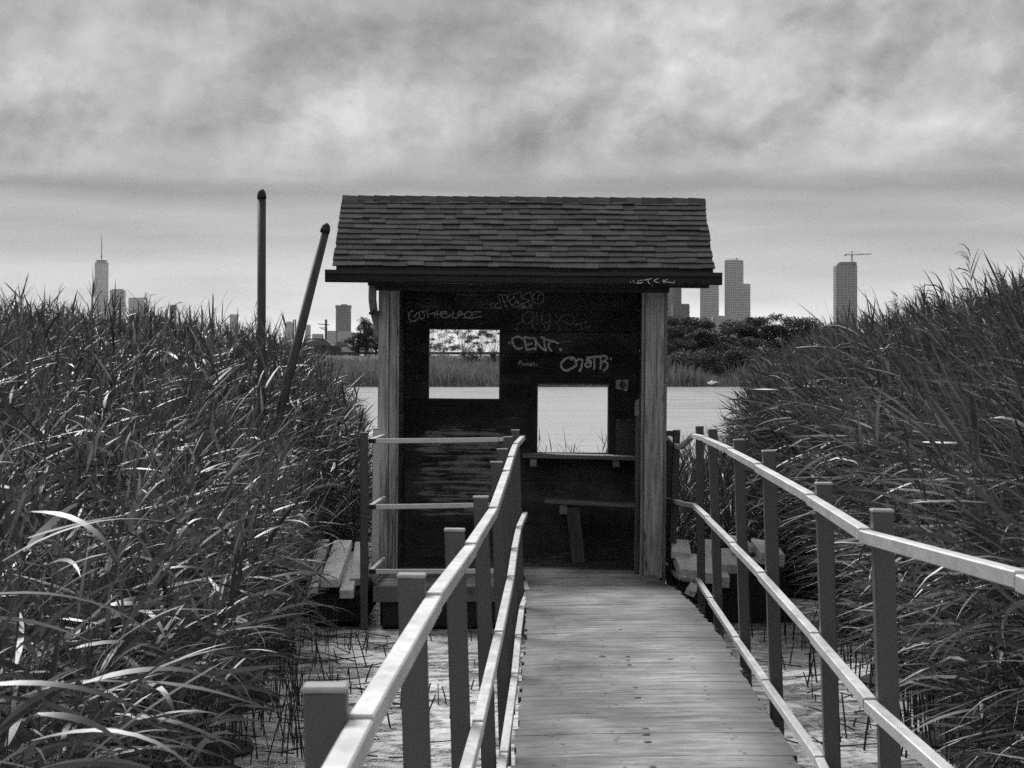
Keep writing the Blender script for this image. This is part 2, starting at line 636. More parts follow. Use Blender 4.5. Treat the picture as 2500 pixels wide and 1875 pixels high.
def grid_sheet(name, x0, x1, y0, y1, nx, ny, zf, mat):
    xs = np.linspace(x0, x1, nx + 1)
    ys = np.linspace(y0, y1, ny + 1)
    V = [(x, y, zf(x, y)) for y in ys for x in xs]
    F = [(j * (nx + 1) + i, j * (nx + 1) + i + 1, (j + 1) * (nx + 1) + i + 1, (j + 1) * (nx + 1) + i) for j in range(ny) for i in range(nx)]
    return mesh_obj(name, V, F, mat, None, True)


def mudz(x, y):
    e = 0.012 * math.sin(x * 2.3 + 1.1 * math.sin(y * 1.7)) + 0.008 * math.sin(y * 3.1 + x)
    edge = max(0.0, (abs(x) - 2.0)) * 0.05
    return 0.012 + e * 0.8 + min(edge, 0.15) - max(0.0, (y - 21.0)) * 0.09 * (1 if abs(x) < 2.2 else 0.35)


tag(grid_sheet('marsh_mud', -16, 16, -4, 30, 96, 102, mudz, M['mud']), kind='structure')


def bankz(x, y):
    n = 0.25 * math.sin(x * 0.23 + 2) * math.sin(y * 0.17) + 0.12 * math.sin(x * 0.9 + y * 0.5)
    z = interp([(196, -0.7), (200, -0.15), (202, 0.25), (212, 1.0), (240, 2.0), (258, 2.75), (262, 2.86), (280, 2.86), (300, 2.2), (360, 1.0), (600, 0.2)], y)
    k = 0 if 259 < y < 282 else 1
    return z + n * k * min(1, max(0, (y - 201) / 10))


tag(grid_sheet('far_bank', -200, 200, 196, 420, 120, 112, bankz, M['bank']), kind='structure')
rd = MB()
rd.raw([(-190, 263.5, 2.885), (190, 263.5, 2.885), (190, 279, 2.885), (-190, 279, 2.885)], [(0, 1, 2, 3)])
tag(rd.build('road', M['road']), kind='structure')

# ------------------------------------------------------------------ gangway
gw = empty('gangway', (0, 0, 0), 'weathered grey plank gangway running from the foreground to the hut', 'walkway')
ROLL = 0.012          # the gangway hangs a little lower on its left


def decktilt(x, D):
    return (x - (deckxl(D) + 0.55)) * ROLL * (1.0 if D < 16 else max(0.0, (19.6 - D) / 3.6))


D = -1.2
pl_meshes = []
k = 0
PW = 0.142
while D < 19.62:
    gap = random.choice([0.0012, 0.0015, 0.002, 0.0035])
    d1 = D + PW - gap
    xl = deckxl(D) + random.uniform(-0.012, 0.010)
    xr = deckxl(D) + 1.10 + random.uniform(-0.010, 0.012)
    zc = random.uniform(-0.0009, 0.0009)
    L = xr - xl
    tw = random.uniform(-0.004, 0.004)
    # local mesh: a plank with eased edges, a slight cup, 4 sections along its length
    V, F = [], []
    ns = 4
    th = 0.036
    c = 0.0022
    wob = [random.uniform(-0.0006, 0.0006) for _ in range(ns + 1)]
    for i in range(ns + 1):
        x = xl + L * i / ns
        e = 0.006 if i in (0, ns) else 0.0
        def zz(dd, off):
            return deckz(dd) + decktilt(x, D) + off + zc + wob[i]
        a0 = D + tw * (i / ns - .5)
        a1 = d1 + tw * (i / ns - .5)
        V += [(x, a0, zz(D, -th)), (x, a0, zz(D, -c - e)), (x, a0 + c, zz(D, -e)), (x, a1 - c, zz(d1, -e)), (x, a1, zz(d1, -c - e)), (x, a1, zz(d1, -th))]
    for i in range(ns):
        for q in range(6):
            q2 = (q + 1) % 6
            F.append((i * 6 + q, (i + 1) * 6 + q, (i + 1) * 6 + q2, i * 6 + q2))
    F.append((0, 1, 2, 3, 4, 5))
    F.append(tuple(ns * 6 + q for q in (5, 4, 3, 2, 1, 0)))
    cx, cz = (xl + xr) / 2, deckz(D)
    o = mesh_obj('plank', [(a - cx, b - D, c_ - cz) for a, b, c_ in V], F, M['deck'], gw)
    o.location = (cx, D, cz)
    D += PW
    k += 1

# side beams of the gangway
for s_, nm in ((0, 'side_beam'), (1, 'side_beam')):
    mb = MB()
    pts = [(deckxl(d) + (0.05 if s_ == 0 else 1.05), d, deckz(d) + decktilt(deckxl(d) + 1.1 * s_, d) - 0.036 - 0.075) for d in np.arange(-1.2, 19.5, 0.9)]
    mb.bar(pts, 0.06, 0.14, 0.004)
    mb.build(nm, M['beam'], gw)

# bolt heads down the middle, nail heads along three lines
bolt_me = None


def disc_mesh(name, r, h, n=12):
    V = [(r * math.cos(2 * math.pi * i / n), r * math.sin(2 * math.pi * i / n), 0) for i in range(n)]
    V += [(0.8 * r * math.cos(2 * math.pi * i / n), 0.8 * r * math.sin(2 * math.pi * i / n), h) for i in range(n)]
    F = [(i, (i + 1) % n, n + (i + 1) % n, n + i) for i in range(n)] + [tuple(range(n, 2 * n))]
    me = bpy.data.meshes.new(name)
    me.from_pydata(V, [], F)
    me.materials.append(M['bolt'])
    return me


bolt_me = disc_mesh('bolt_head', 0.017, 0.003)
for (px, py) in [(1574, 1780), (1577, 1794), (1581, 1812), (1550, 1680), (1556, 1704), (1532, 1604), (1533, 1613), (1536, 1624), (1514, 1538), (1593, 1873), (1472, 1604), (1635, 1610)]:
    # intersect with the deck
    d = 12.0
    for _ in range(30):
        d = (EYE - deckz(d) - decktilt((px - CX) / FPX * d, d)) * FPX / (py - HY)
    x = (px - CX) / FPX * d
    o = bpy.data.objects.new('bolt_head', bolt_me)
    COL.objects.link(o)
    o.parent = gw
    o.location = (x, d, deckz(d) + decktilt(x, d) + 0.001)
    o.scale = (random.uniform(.8, 1.15), random.uniform(.8, 1.1), 1)
nb = MB()
d = -1.2
while d < 19.4:
    for fx in (0.16, 0.38, 0.80, 0.985):
        for e in (0.035, 0.105):
            if random.random() < 0.28:
                x = deckxl(d) + 1.1 * fx + random.uniform(-.03, .03)
                y = d + e + random.uniform(-.01, .01)
                z = deckz(y) + decktilt(x, y) + 0.0035
                r = random.uniform(0.004, 0.008)
                nb.raw([(x + r * 1.5 * math.cos(a), y + r * math.sin(a), z) for a in np.arange(0, 6.2, 1.05)], [tuple(range(6))])
    d += PW
tag(nb.build('nail_heads', M['bolt'], gw), kind='stuff')

# ------------------------------------------------------------------ railings
LEAN = 0.030


def rail_post(parent, X, D, ztop, zbot, w=0.06, lean=LEAN, label=None):
    m_ = MB()
    h = w / 2
    sx = lean * (ztop - zbot)
    m_.bar([(X + sx, D, zbot), (X + sx / 2, D, (zbot + ztop) / 2), (X, D, ztop)], w, w, 0.005, up=Vector((0, 1, 0)))
    o = m_.build('post', M['railpost'], parent, off=(X, D, zbot))
    o.location = (X, D, zbot)
    c = MB()
    c.box((X - h - .002, D - h - .002, ztop + .001), (X + h + .002, D + h + .002, ztop + .010), 0.003)
    cc = c.build('cap', M['cap'], o, off=(X, D, ztop))
    cc.location = (0, 0, ztop - zbot)
    cc.rotation_euler = (random.uniform(-.01, .01), random.uniform(-.04, .02), 0)
    return o


def rail_run(parent, pts, splits, w=0.036, h=0.036):
    """rail in separate lengths; neighbours meet in a visible sleeve joint"""
    for a, b in zip(splits[:-1], splits[1:]):
        seg = [Vector(p) for p in pts[a:b + 1]]
        d0 = (seg[1] - seg[0]).normalized()
        d1 = (seg[-1] - seg[-2]).normalized()
        seg[0] = seg[0] + d0 * 0.004 + Vector((random.uniform(-.0015, .0015), 0, .0035))
        seg[-1] = seg[-1] - d1 * 0.006 - Vector((0, 0, .0025))
        m_ = MB()
        m_.bar(seg, w, h, 0.003)
        m_.build('rail', M['rail'], parent)
    for i in splits[1:-1]:
        # inner sleeve that shows as a dark line between two lengths
        p = Vector(pts[i])
        d0 = (Vector(pts[i]) - Vector(pts[i - 1])).normalized()
        m_ = MB()
        m_.bar([p - d0 * 0.03, p + d0 * 0.03], w - 0.005, h - 0.005, 0.002)
        m_.build('joint_sleeve', M['black'], parent)


# left railing
RL = empty('railing', (deckxl(6) - 0.15, 6, 0.5), 'grey tube railing along the left side of the gangway, nearest the camera', 'railing')
RL.location = (0, 0, 0)
lp = [(795, 1688, 3.26), (1005, 1411, 5.18), (1110, 1298, 7.1), (1174, 1217, 9.34), (1212, 1131, 11.7), (1226, 1099, 13.4), (1240, 1069, 15.3), (1258, 1052, 17.2)]
LP = []
for px, py, D in [(-230, 3000, 1.35)] + lp:
    p = P(px, py, D)
    if D < 2:
        p = Vector((-0.29, D, EYE - 0.46))
    LP.append(p)
    rail_post(RL, p.x, p.y, p.z, 0.08)
top = [Vector((p.x + 0.049, p.y, p.z - 0.036 - 0.018)) for p in LP]
top = [Vector((-0.26, 0.1, EYE - .5))] + top + [Vector((0.085, 18.25, EYE - 0.585))]
# bow the rail slightly between posts with midpoints
rail_run(RL, top, list(range(len(top))))
midh = [1.07, 1.07, 1.07, 1.085, 1.09, 1.075, 1.07, 1.065, 1.075, 1.10]
lean_m = 0.55 * LEAN + 0.006
mid = [Vector((p.x + lean_m, p.y, EYE - h_ - .018)) for p, h_ in zip(top, midh)]
rail_run(RL, mid, list(range(len(mid))))
bot = []
for p in top[:-1]:
    bot.append(Vector((p.x + 1.05 * LEAN + 0.012, p.y, deckz(p.y) - 0.012 - 0.018)))
bot.append(Vector((0.10, 18.25, deckz(18.25) + 0.0)))
rail_run(RL, bot, list(range(len(bot))))

# right railing
RR = empty('railing', (0, 0, 0), 'grey tube railing along the right side of the gangway with a sagging far end', 'railing')
rp = [(2153, 1251, 6.7), (2011, 1184, 8.77), (1877, 1104, 10.8), (1804, 1076, 13.15), (1740, 1050, 15.6), (1708, 1043, 18.0), (1652, 1052, 19.9), (1635, 1054, 21.0)]
RP = [Vector((1.085, 2.9, EYE - .375)), Vector((1.10, 4.8, EYE - .39))]
for px, py, D in rp:
    RP.append(P(px, py, D))
for i, p in enumerate(RP):
    rail_post(RR, p.x, p.y, p.z, 0.06 if p.y < 18.5 else 0.2, lean=LEAN if i < 7 else (0.01 if i == 7 else -0.035))
th_ = [.42, .432, .478, .495, .468, .482, .495, .545]
top = [Vector((p.x - 0.049, p.y, EYE - h_ - .018)) for p, h_ in zip(RP, th_)]
top = [Vector((1.03, 0.6, EYE - .43))] + top
tail = [P(1688, 1062, 18.45), P(1675, 1076, 18.9), P(1661, 1087, 19.35), P(1650, 1083, 19.8), P(1641, 1073, 20.3), P(1634, 1064, 20.8), P(1625, 1068, 21.3)]
tail = [p - Vector((0, 0, 0.018)) for p in tail]
allp = top + tail
n_ = len(top)
rail_run(RR, allp, list(range(n_)) + [n_ + 6])
mh = [1.0, .985, .965, 1.015, .97, 1.012, 1.026, 1.09]
mid = [Vector((p.x - 0.049 + 0.5 * LEAN, p.y, EYE - h_ - .018)) for p, h_ in zip(RP, mh)]
mid = [Vector((1.05, 0.6, EYE - 1.0))] + mid + [P(1664, 1224, 19.0) - Vector((0, 0, .018)), P(1640, 1217, 20.2) - Vector((0, 0, .018)), P(1616, 1214, 21.3) - Vector((0, 0, .018))]
rail_run(RR, mid, list(range(len(mid) - 2)) + [len(mid) - 1])
bh = [1.475, 1.475, 1.475, 1.48, 1.467, 1.545, 1.57, 1.657]
bot = [Vector((p.x - 0.045 + 1.0 * LEAN, p.y, EYE - h_ - .018)) for p, h_ in zip(RP, bh)]
bt = [P(1672, 1409, 18.6), P(1655, 1402, 19.2), P(1641, 1388, 19.9), P(1627, 1374, 20.5), P(1607, 1365, 21.3)]
bot = [Vector((1.05, 0.6, EYE - 1.475))] + bot + [p - Vector((0, 0, .018)) for p in bt]
rail_run(RR, bot, list(range(len(bot) - 5)) + [len(bot) - 5, len(bot) - 1])

# ------------------------------------------------------------------ landing in front of the hut, with its own railing
LZ = EYE - 1.75
lx0, lx1 = P(912, 1430, 18.3).x, 0.03
ld = empty('landing_platform', (0, 0, 0), 'low plank landing in front of the hut, left of the gangway end', 'platform')
yy = 18.30
while yy < 19.5:
    m_ = MB()
    m_.box((lx0 + random.uniform(-.006, .006), yy, LZ - .035), (lx1 - .0, yy + .138, LZ + random.uniform(-.002, .002)), 0.004)
    m_.build('plank', M['deck'], ld, off=(0, yy, LZ)).location = (0, yy, LZ)
    yy += 0.143
m_ = MB()
m_.box((lx0 - .004, 18.262, LZ - .125), (lx1, 18.296, LZ - .002), 0.004)
m_.build('fascia_board', mat_plain('fascia_grey', 0.14, rough=.7, var=.25, scale=4, stretch=(.4, 1, 2)), ld)
m_ = MB()
m_.tube([(P(1148, 1442, 18.26).x, 18.262, P(1148, 1442, 18.26).z), (P(1148, 1442, 18.26).x, 18.250, P(1148, 1442, 18.26).z)], 0.026, 14)
m_.build('bolt_plate', M['railpost'], ld)
m_ = MB()
m_.box((lx0 + .05, 18.32, 0.02), (lx1 - .05, 19.5, LZ - .045), 0.02)
m_.build('float', M['black'], ld)

RC = empty('railing', (0, 0, 0), 'pale low railing across the landing in front of the hut, left of the gangway', 'railing')
pc = P(889, 1058, 18.3)
pr = P(920, 1049, 19.45)
rail_post(RC, pc.x, 18.3, pc.z, 0.0, lean=0.0)
rp_ = rail_post(RC, pr.x, 19.45, pr.z, LZ - .1, lean=-0.012)
rp_.data.materials[0] = M['palerail']
for (ya, yb, ha) in ((1071, 1067, 0), (1232, 1226, 1), (1390, 1388, 2)):
    a = P(918, ya, 18.36)
    b = P(1266, yb, 18.36)
    a.z -= .018
    b.z -= .018
    if ha == 1:
        b = P(1240, yb, 18.36)
        b.z -= .018
    m_ = MB()
    cut = a.lerp(b, 0.86)
    m_.bar([a, a.lerp(b, .5) + Vector((0, 0, -.002)), cut], 0.036, 0.038, 0.004)
    m_.build('rail', M['palerail'], RC)
    m_ = MB()
    m_.bar([cut + Vector((.004, 0, 0)), b], 0.034, 0.032, 0.004)
    m_.build('rail', M['palerail'], RC)
    m_ = MB()
    m_.bar([Vector((pc.x + .032, 18.36, a.z)), Vector((a.x - .001, 18.36, a.z))], 0.034, 0.034, 0.003)
    m_.build('joint_sleeve', M['black'], RC)
    m_ = MB()
    m_.bar([Vector((pc.x + .05, 18.385, a.z)), Vector((pr.x + .055, 19.5, a.z + 0.0))], 0.036, 0.036, 0.004)
    m_.build('rail', M['palerail'], RC)

# ------------------------------------------------------------------ the hut
HO = Vector((0.08, 19.6, EYE - 1.785))
hut = empty('viewing_hut', HO, 'small open-fronted wooden hut with shingle roof and graffiti at the gangway end', 'hut')
hut.rotation_euler = (0, R(0.45), 0)


def hb(name, a, b, mat, c=0.0, parent=None):
    m_ = MB()
    m_.box(a, b, c)
    ctr = Vector(((a[0] + b[0]) / 2, (a[1] + b[1]) / 2, (a[2] + b[2]) / 2))
    o = m_.build(name, mat, parent or hut, off=tuple(ctr))
    o.location = ctr - (HO if parent is None else HO)
    return o


XLp, XRp = P(919, 0, 19.6).x, P(1622, 0, 19.6).x       # outer faces of the corner posts
YB = 21.30                                                # inner face of the back wall
FL = HO.z
TOPZ = P(0, 694, 19.6).z

# floor boards
yy = 19.63
while yy < YB - .01:
    e = min(yy + .138, YB)
    hb('floor_board', (XLp + .02, yy, FL - .035), (XRp - .02, e, FL + random.uniform(-.002, .002)), M['deck'], 0.004)
    yy += .143
hb('floor_frame', (XLp + .01, 19.66, FL - .17), (XRp - .01, YB + .05, FL - .04), M['beam'])
hb('float', (XLp + .05, 19.68, 0.0), (XRp - .05, YB, FL - .175), M['black'])
# corner posts: two timbers each with a trim strip
hb('corner_post', (XLp, 19.60, FL - .15), (P(945, 0, 19.6).x, 19.74, TOPZ + .05), M['postwood'], .006)
hb('corner_post', (P(945, 0, 19.6).x + .004, 19.615, FL - .0), (P(964, 0, 19.6).x, 19.74, TOPZ + .05), M['postwood'], .006)
hb('trim_strip', (P(964, 0, 19.6).x + .003, 19.63, FL), (P(969, 0, 19.6).x, 19.72, TOPZ + .03), M['postwood'], .002)
hb('trim_strip', (P(1563, 0, 19.6).x, 19.63, FL), (P(1571, 0, 19.6).x - .003, 19.72, TOPZ + .03), M['postwood'], .003)
hb('corner_post', (P(1571, 0, 19.6).x, 19.60, FL - .02), (P(1617, 0, 19.6).x, 19.74, TOPZ + .05), M['postwood'], .006)
hb('corner_post', (P(1617, 0, 19.6).x + .003, 19.64, FL - .1), (XRp + .012, 19.76, TOPZ + .05), M['postwood'], .004)
# rear corner posts
hb('corner_post', (XLp, YB + .02, FL - .1), (XLp + .12, YB + .12, TOPZ), M['beam'])
hb('corner_post', (XRp - .12, YB + .02, FL - .1), (XRp, YB + .12, TOPZ), M['beam'])
# header
hb('header_beam', (XLp - .02, 19.565, P(0, 712, 19.6).z), (XRp + .02, 19.597, TOPZ + .10), M['trim'])
hb('header_beam', (XLp + .15, 19.76, P(0, 705, 19.6).z), (XRp - .15, 19.80, TOPZ + .10), M['trim'])

# side walls (boards on both sides)
for sx in (0, 1):
    z = FL
    while z < TOPZ - .02:
        z1 = min(z + .19, TOPZ)
        if sx == 0:
            hb('wall_board', (XLp + .13, 19.75, z + .002), (XLp + .15, YB - .002, z1 - .002), M['darkwall'])
        else:
            # narrow slit near the back where daylight shows through
            if z < P(0, 1345, 21.2).z < z1:
                hb('wall_board', (XRp - .15, 19.77, z + .002), (XRp - .13, 20.95, z1 - .002), M['darkwall'])
            else:
                hb('wall_board', (XRp - .15, 19.77, z + .002), (XRp - .13, YB - .002, z1 - .002), M['darkwall'])
        z = z1

# back wall, board by board, around the two window openings
WIN = [(1044, 806, 1215, 974), (1310, 938, 1481, 1104)]
W3 = []
for x0, y0, x1, y1 in WIN:
    a, b = P(x0, y1, YB), P(x1, y0, YB)
    W3.append((a.x, a.z, b.x, b.z))
rows = [694, 707, 758, 811, 863, 914, 966, 1018, 1070, 1122, 1174, 1226, 1278, 1330, 1364]
xa, xb = XLp + .152, XRp - .152
for ra, rb in zip(rows[:-1], rows[1:]):
    z1, z0 = P(0, ra, YB).z - .0015, P(0, rb, YB).z + .0015
    cuts = sorted({z0, z1} | {q for wv in W3 for q in (wv[1], wv[3]) if z0 < q < z1})
    jit = random.uniform(-.002, .002)
    groups = []                       # connected pieces of this board row: [mesh, x0, x1, top]
    for c0, c1 in zip(cuts[:-1], cuts[1:]):
        mid_ = (c0 + c1) / 2
        spans = [(xa, xb)]
        for wv in W3:
            if wv[1] < mid_ < wv[3]:
                ns_ = []
                for s0, s1 in spans:
                    if wv[0] > s0 and wv[2] < s1:
                        ns_ += [(s0, wv[0]), (wv[2], s1)]
                    else:
                        ns_.append((s0, s1))
                spans = ns_
        for s0, s1 in spans:
            # where a row is cut into tongues beside an opening, each tongue is a piece of its own
            groups.append((s0, s1, c0, c1))
    for s0, s1, c0, c1 in groups:
        o = MB().box((s0, YB + jit, c0), (s1, YB + .03, c1)).build('wall_board', M['darkwall'], hut, off=tuple(HO))

# added light-blocking sheet behind the board gaps, in strips round the openings
zlo, zhi = FL - .02, TOPZ
(ax0, az0, ax1, az1), (bx0, bz0, bx1, bz1) = W3
for (q0, q1, q2, q3) in ((xa - .02, zlo, ax0, zhi), (ax1, zlo, bx0, zhi), (bx1, zlo, xb + .02, zhi), (ax0, zlo, ax1, az0), (ax0, az1, ax1, zhi), (bx0, zlo, bx1, bz0), (bx0, bz1, bx1, zhi)):
    hb('light_block_backing', (q0, YB + .032, q1), (q2, YB + .05, q3), M['trim'])
hb('light_block_backing', (XLp + .105, 19.75, FL), (XLp + .128, YB + .03, TOPZ), M['trim'])
hb('light_block_backing', (XRp - .128, 19.77, FL + .22), (XRp - .105, YB + .03, TOPZ), M['trim'])
hb('light_block_backing', (XRp - .128, 19.77, FL), (XRp - .105, 20.97, FL + .218), M['trim'])

# window linings and casings
M['casing'] = mat_plain('window_casing', 0.03, rough=.7, var=.5, scale=9)
M['lining'] = mat_wood('window_lining', 0.22, 0.10, axis=0, knots=False)
for wi, (x0, z0, x1, z1) in enumerate(W3):
    fr = empty('window_frame', (0, 0, 0))
    fr.parent = hut
    fr.location = -HO
    t_ = .012
    for a, b in (((x0 - .002, z0 - t_, x1 + .002, z0), 0), ((x0 - .002, z1, x1 + .002, z1 + t_), 0), ((x0 - t_, z0 - t_, x0, z1 + t_), 1), ((x1, z0 - t_, x1 + t_, z1 + t_), 1)):
        m_ = MB()
        m_.box((a[0], YB - .012, a[1]), (a[2], YB + .09, a[3]), .002)
        m_.build('lining', M['lining'], fr)
    cw = .055
    if wi == 1:
        segs = [(x0 - t_ - cw, z1 + t_, x1 + t_ + cw, z1 + t_ + cw), (x0 - t_ - cw, z0 - t_, x0 - t_, z1 + t_ - .001), (x1 + t_, z0 - t_, x1 + t_ + cw, z1 + t_ - .001)]
    else:
        segs = [(x0 - t_ - .02, z0 - t_ - cw, x1 + t_ + .02, z0 - t_)]
    for a in segs:
        m_ = MB()
        m_.box((a[0], YB - .016, a[1]), (a[2], YB - .004, a[3]), .002)
        m_.build('casing', M['casing'], fr)

# shelf below the right window and its brackets
sa, sb = P(1274, 1106, 21.1), P(1552, 1111, 21.0)
m_ = MB()
m_.bar([(sa.x, 21.12, sa.z - .02), (sb.x, 21.10, sb.z - .02)], .34, .036, .004)
shelf = m_.build('shelf', M['sill'], hut, off=tuple(HO))
for px in (1300, 1502):
    c = P(px, 1130, 21.05)
    hb('shelf_bracket', (c.x - .03, 20.98, c.z - .03), (c.x + .03, YB - .003, sa.z - .045), M['sill'], .003)
# crumbs of plaster on the shelf
cr = MB()
for _ in range(45):
    x = random.uniform(P(1470, 0, 21).x, P(1545, 0, 21).x)
    y = random.uniform(20.97, 21.06)
    s = random.uniform(.003, .009)
    z = sb.z - .0005
    cr.raw([(x - s, y - s, z), (x + s, y - s * .6, z), (x + s * .4, y + s, z), (x, y, z + s)], [(0, 1, 3), (1, 2, 3), (2, 0, 3)])
tag(cr.build('crumbs', mat_plain('crumb', .45, var=.4), hut, off=tuple(HO)), kind='stuff')
# bench: seat board and one slanted leg
ba, bb = P(1330, 1216, 20.9), P(1551, 1226, 20.8)
m_ = MB()
m_.bar([(ba.x, 20.92, ba.z - .02), (bb.x, 20.86, bb.z - .02)], .28, .038, .004)
m_.build('bench_seat', M['sill'], hut, off=tuple(HO))
la, lb = P(1397, 1234, 20.82), P(1410, 1374, 20.82)
M['leg'] = mat_wood('bench_leg_wood', 0.20, 0.06, axis=2)
m_ = MB()
m_.bar([(la.x, 20.84, la.z - .01), (lb.x + .01, 20.86, FL + .002)], .12, .07, .005, up=Vector((0, 1, 0)))
m_.build('bench_leg', M['leg'], hut, off=tuple(HO))
c = P(1378, 1245, 20.9)
hb('bench_bracket', (c.x - .05, 20.80, c.z - .03), (c.x + .02, YB - .003, ba.z - .042), M['sill'], .003)
# torn patch of board at the right jamb
m_ = MB()
q = [P(1549, 975, 19.9), P(1557, 972, 19.9), P(1558, 1015, 19.9), P(1554, 1016, 19.9), P(1547, 1013, 19.9), P(1546, 995, 19.9)]
m_.raw([(v.x, v.y, v.z) for v in q] + [(v.x, v.y + .02, v.z) for v in q], [(0, 1, 2, 3, 4, 5)[::-1]] + [(i, (i + 1) % 6, 6 + (i + 1) % 6, 6 + i) for i in range(6)])
m_.build('wood_splinter', M['sill'], hut, off=tuple(HO))
hb('inner_jamb', (P(1550, 0, 19.8).x, 19.82, FL), (P(1560, 0, 19.8).x, 19.90, P(0, 1018, 19.8).z), M['leg'], .003)

# sticker: a small pale square with a dark abstract blot
ms_, t, b = new_mat('sticker_print')
tc = t.add('ShaderNodeTexCoord')
gv = tc.outputs['Generated']
sp = t.add('ShaderNodeSeparateXYZ')
t.l.new(gv, sp.inputs[0])
dx = t.math('ABSOLUTE', t.math('SUBTRACT', sp.outputs[0], .52))
dz = t.math('ABSOLUTE', t.math('SUBTRACT', sp.outputs[2], .55))
rr_ = t.math('ADD', t.math('MULTIPLY', dx, 1.5), t.math('MULTIPLY', dz, .8))
nn = t.noise(gv, 9, 4, .7)
f = t.maprange(t.math('ADD', rr_, t.math('MULTIPLY', t.math('SUBTRACT', nn, .5), 2.2)), .36, .50, .05, .6, True)
t.l.new(grey(t, f), b.inputs['Base Color'])
q = [P(1500, 947, YB - .02), P(1501, 926, YB - .02), P(1531.5, 925, YB - .02), P(1528, 954, YB - .02)]
m_ = MB()
m_.raw([(v.x, YB - .004, v.z) for v in q] + [(v.x, YB - .0025, v.z) for v in q], [(0, 1, 2, 3), (7, 6, 5, 4), (0, 4, 5, 1), (1, 5, 6, 2), (2, 6, 7, 3), (3, 7, 4, 0)])
m_.build('sticker', ms_, hut, off=tuple(HO))['label'] = 'small pale square sticker with a dark blot'


# ---- graffiti strokes: thin ribbons of paint on the wall
def smooth_pts(pts, n=5):
    pts = [np.array(p, float) for p in pts]
    if len(pts) < 3:
        return pts
    out = []
    for i in range(len(pts) - 1):
        p0 = pts[max(i - 1, 0)]
        p1 = pts[i]
        p2 = pts[i + 1]
        p3 = pts[min(i + 2, len(pts) - 1)]
        for k in range(n):
            u = k / n
            out.append(0.5 * ((2 * p1) + (-p0 + p2) * u + (2 * p0 - 5 * p1 + 4 * p2 - p3) * u * u + (-p0 + 3 * p1 - 3 * p2 + p3) * u ** 3))
    out.append(pts[-1])
    return out


def strokes(name, lst, ox, oy, sc, D, wpx, mat, yoff, label):
    """strokes given in a measured grid (origin ox, oy; sc units per photo pixel), laid on the surface at depth D"""
    V, F = [], []
    lay = 0
    for st in lst:
        if len(st) == 1:                      # a dot: (x, y, r)
            x, y, r = st[0]
            n = 12
            base = len(V)
            for i in range(n):
                p = P(ox + (x + r * math.cos(6.2832 * i / n)) / sc, oy + (y + r * math.sin(6.2832 * i / n)) / sc, D)
                V.append((p.x, D - yoff - lay * .00015, p.z))
            F.append(tuple(range(base, base + n)))
            lay += 1
            continue
        pts = smooth_pts(st)
        base = len(V)
        n = len(pts)
        for i, p in enumerate(pts):
            d = pts[min(i + 1, n - 1)] - pts[max(i - 1, 0)]
            L_ = max(np.hypot(*d), 1e-6)
            nx, ny = -d[1] / L_, d[0] / L_
            w_ = wpx / 2 * (1 + random.uniform(-.18, .18)) * (0.7 if i in (0, n - 1) else 1)
            for s in (-1, 1):
                q = P(ox + (p[0] + nx * w_ * s) / sc, oy + (p[1] + ny * w_ * s) / sc, D)
                V.append((q.x, D - yoff - lay * .00015, q.z))
        for i in range(n - 1):
            F.append((base + 2 * i, base + 2 * i + 1, base + 2 * i + 3, base + 2 * i + 2))
        lay += 1
    o = mesh_obj(name, [(a - HO.x, b_ - HO.y, c_ - HO.z) for a, b_, c_ in V], F, mat, hut)
    o['label'] = label
    return o


DW = YB - .003
strokes('graffiti_lettering', [
    [(482, 848, 17)], [(655, 797), (615, 770), (565, 772), (528, 792), (524, 835), (542, 882), (580, 920), (620, 928), (655, 905)],
    [(665, 768), (740, 782), (822, 784)], [(672, 770), (692, 850), (706, 938)], [(706, 872), (745, 866), (785, 850)], [(706, 938), (765, 930), (832, 912)],
    [(822, 786), (832, 860), (826, 945)], [(826, 800), (870, 872), (920, 922), (975, 952)], [(972, 950), (945, 872), (938, 800), (892, 762)],
    [(892, 760), (940, 792), (1035, 815), (1135, 850)], [(1030, 820), (1000, 862), (1008, 912), (1045, 957)], [(1157, 930, 23)], [(942, 770, 10)],
], 1150, 680, 5.395, DW, 28, M['spray'], .0012, 'bold white sprayed word between dots')
strokes('graffiti_lettering', [
    [(1330, 1032), (1262, 1038), (1196, 1074), (1165, 1130), (1185, 1186), (1232, 1206), (1292, 1186), (1356, 1146)],
    [(1300, 1075), (1325, 1035), (1350, 1068), (1366, 1130), (1370, 1152)], [(1365, 1092), (1402, 1055), (1442, 1072), (1440, 1130), (1420, 1190), (1408, 1228)],
    [(1488, 1072), (1528, 1062), (1556, 1092), (1556, 1155)], [(1550, 1112), (1512, 1096), (1486, 1126), (1500, 1156), (1542, 1150)],
    [(1498, 1036), (1560, 1030), (1640, 1022), (1705, 1020)], [(1600, 1030), (1606, 1100), (1600, 1196)],
    [(1686, 1012), (1692, 1100), (1684, 1192)], [(1690, 1012), (1745, 1012), (1772, 1040), (1742, 1075), (1702, 1090)], [(1728, 1080), (1776, 1112), (1770, 1160), (1726, 1212)],
    [(1826, 1024), (1820, 1066)],
], 1150, 680, 5.395, DW, 29, M['spray'], .0012, 'white sprayed word right of centre')
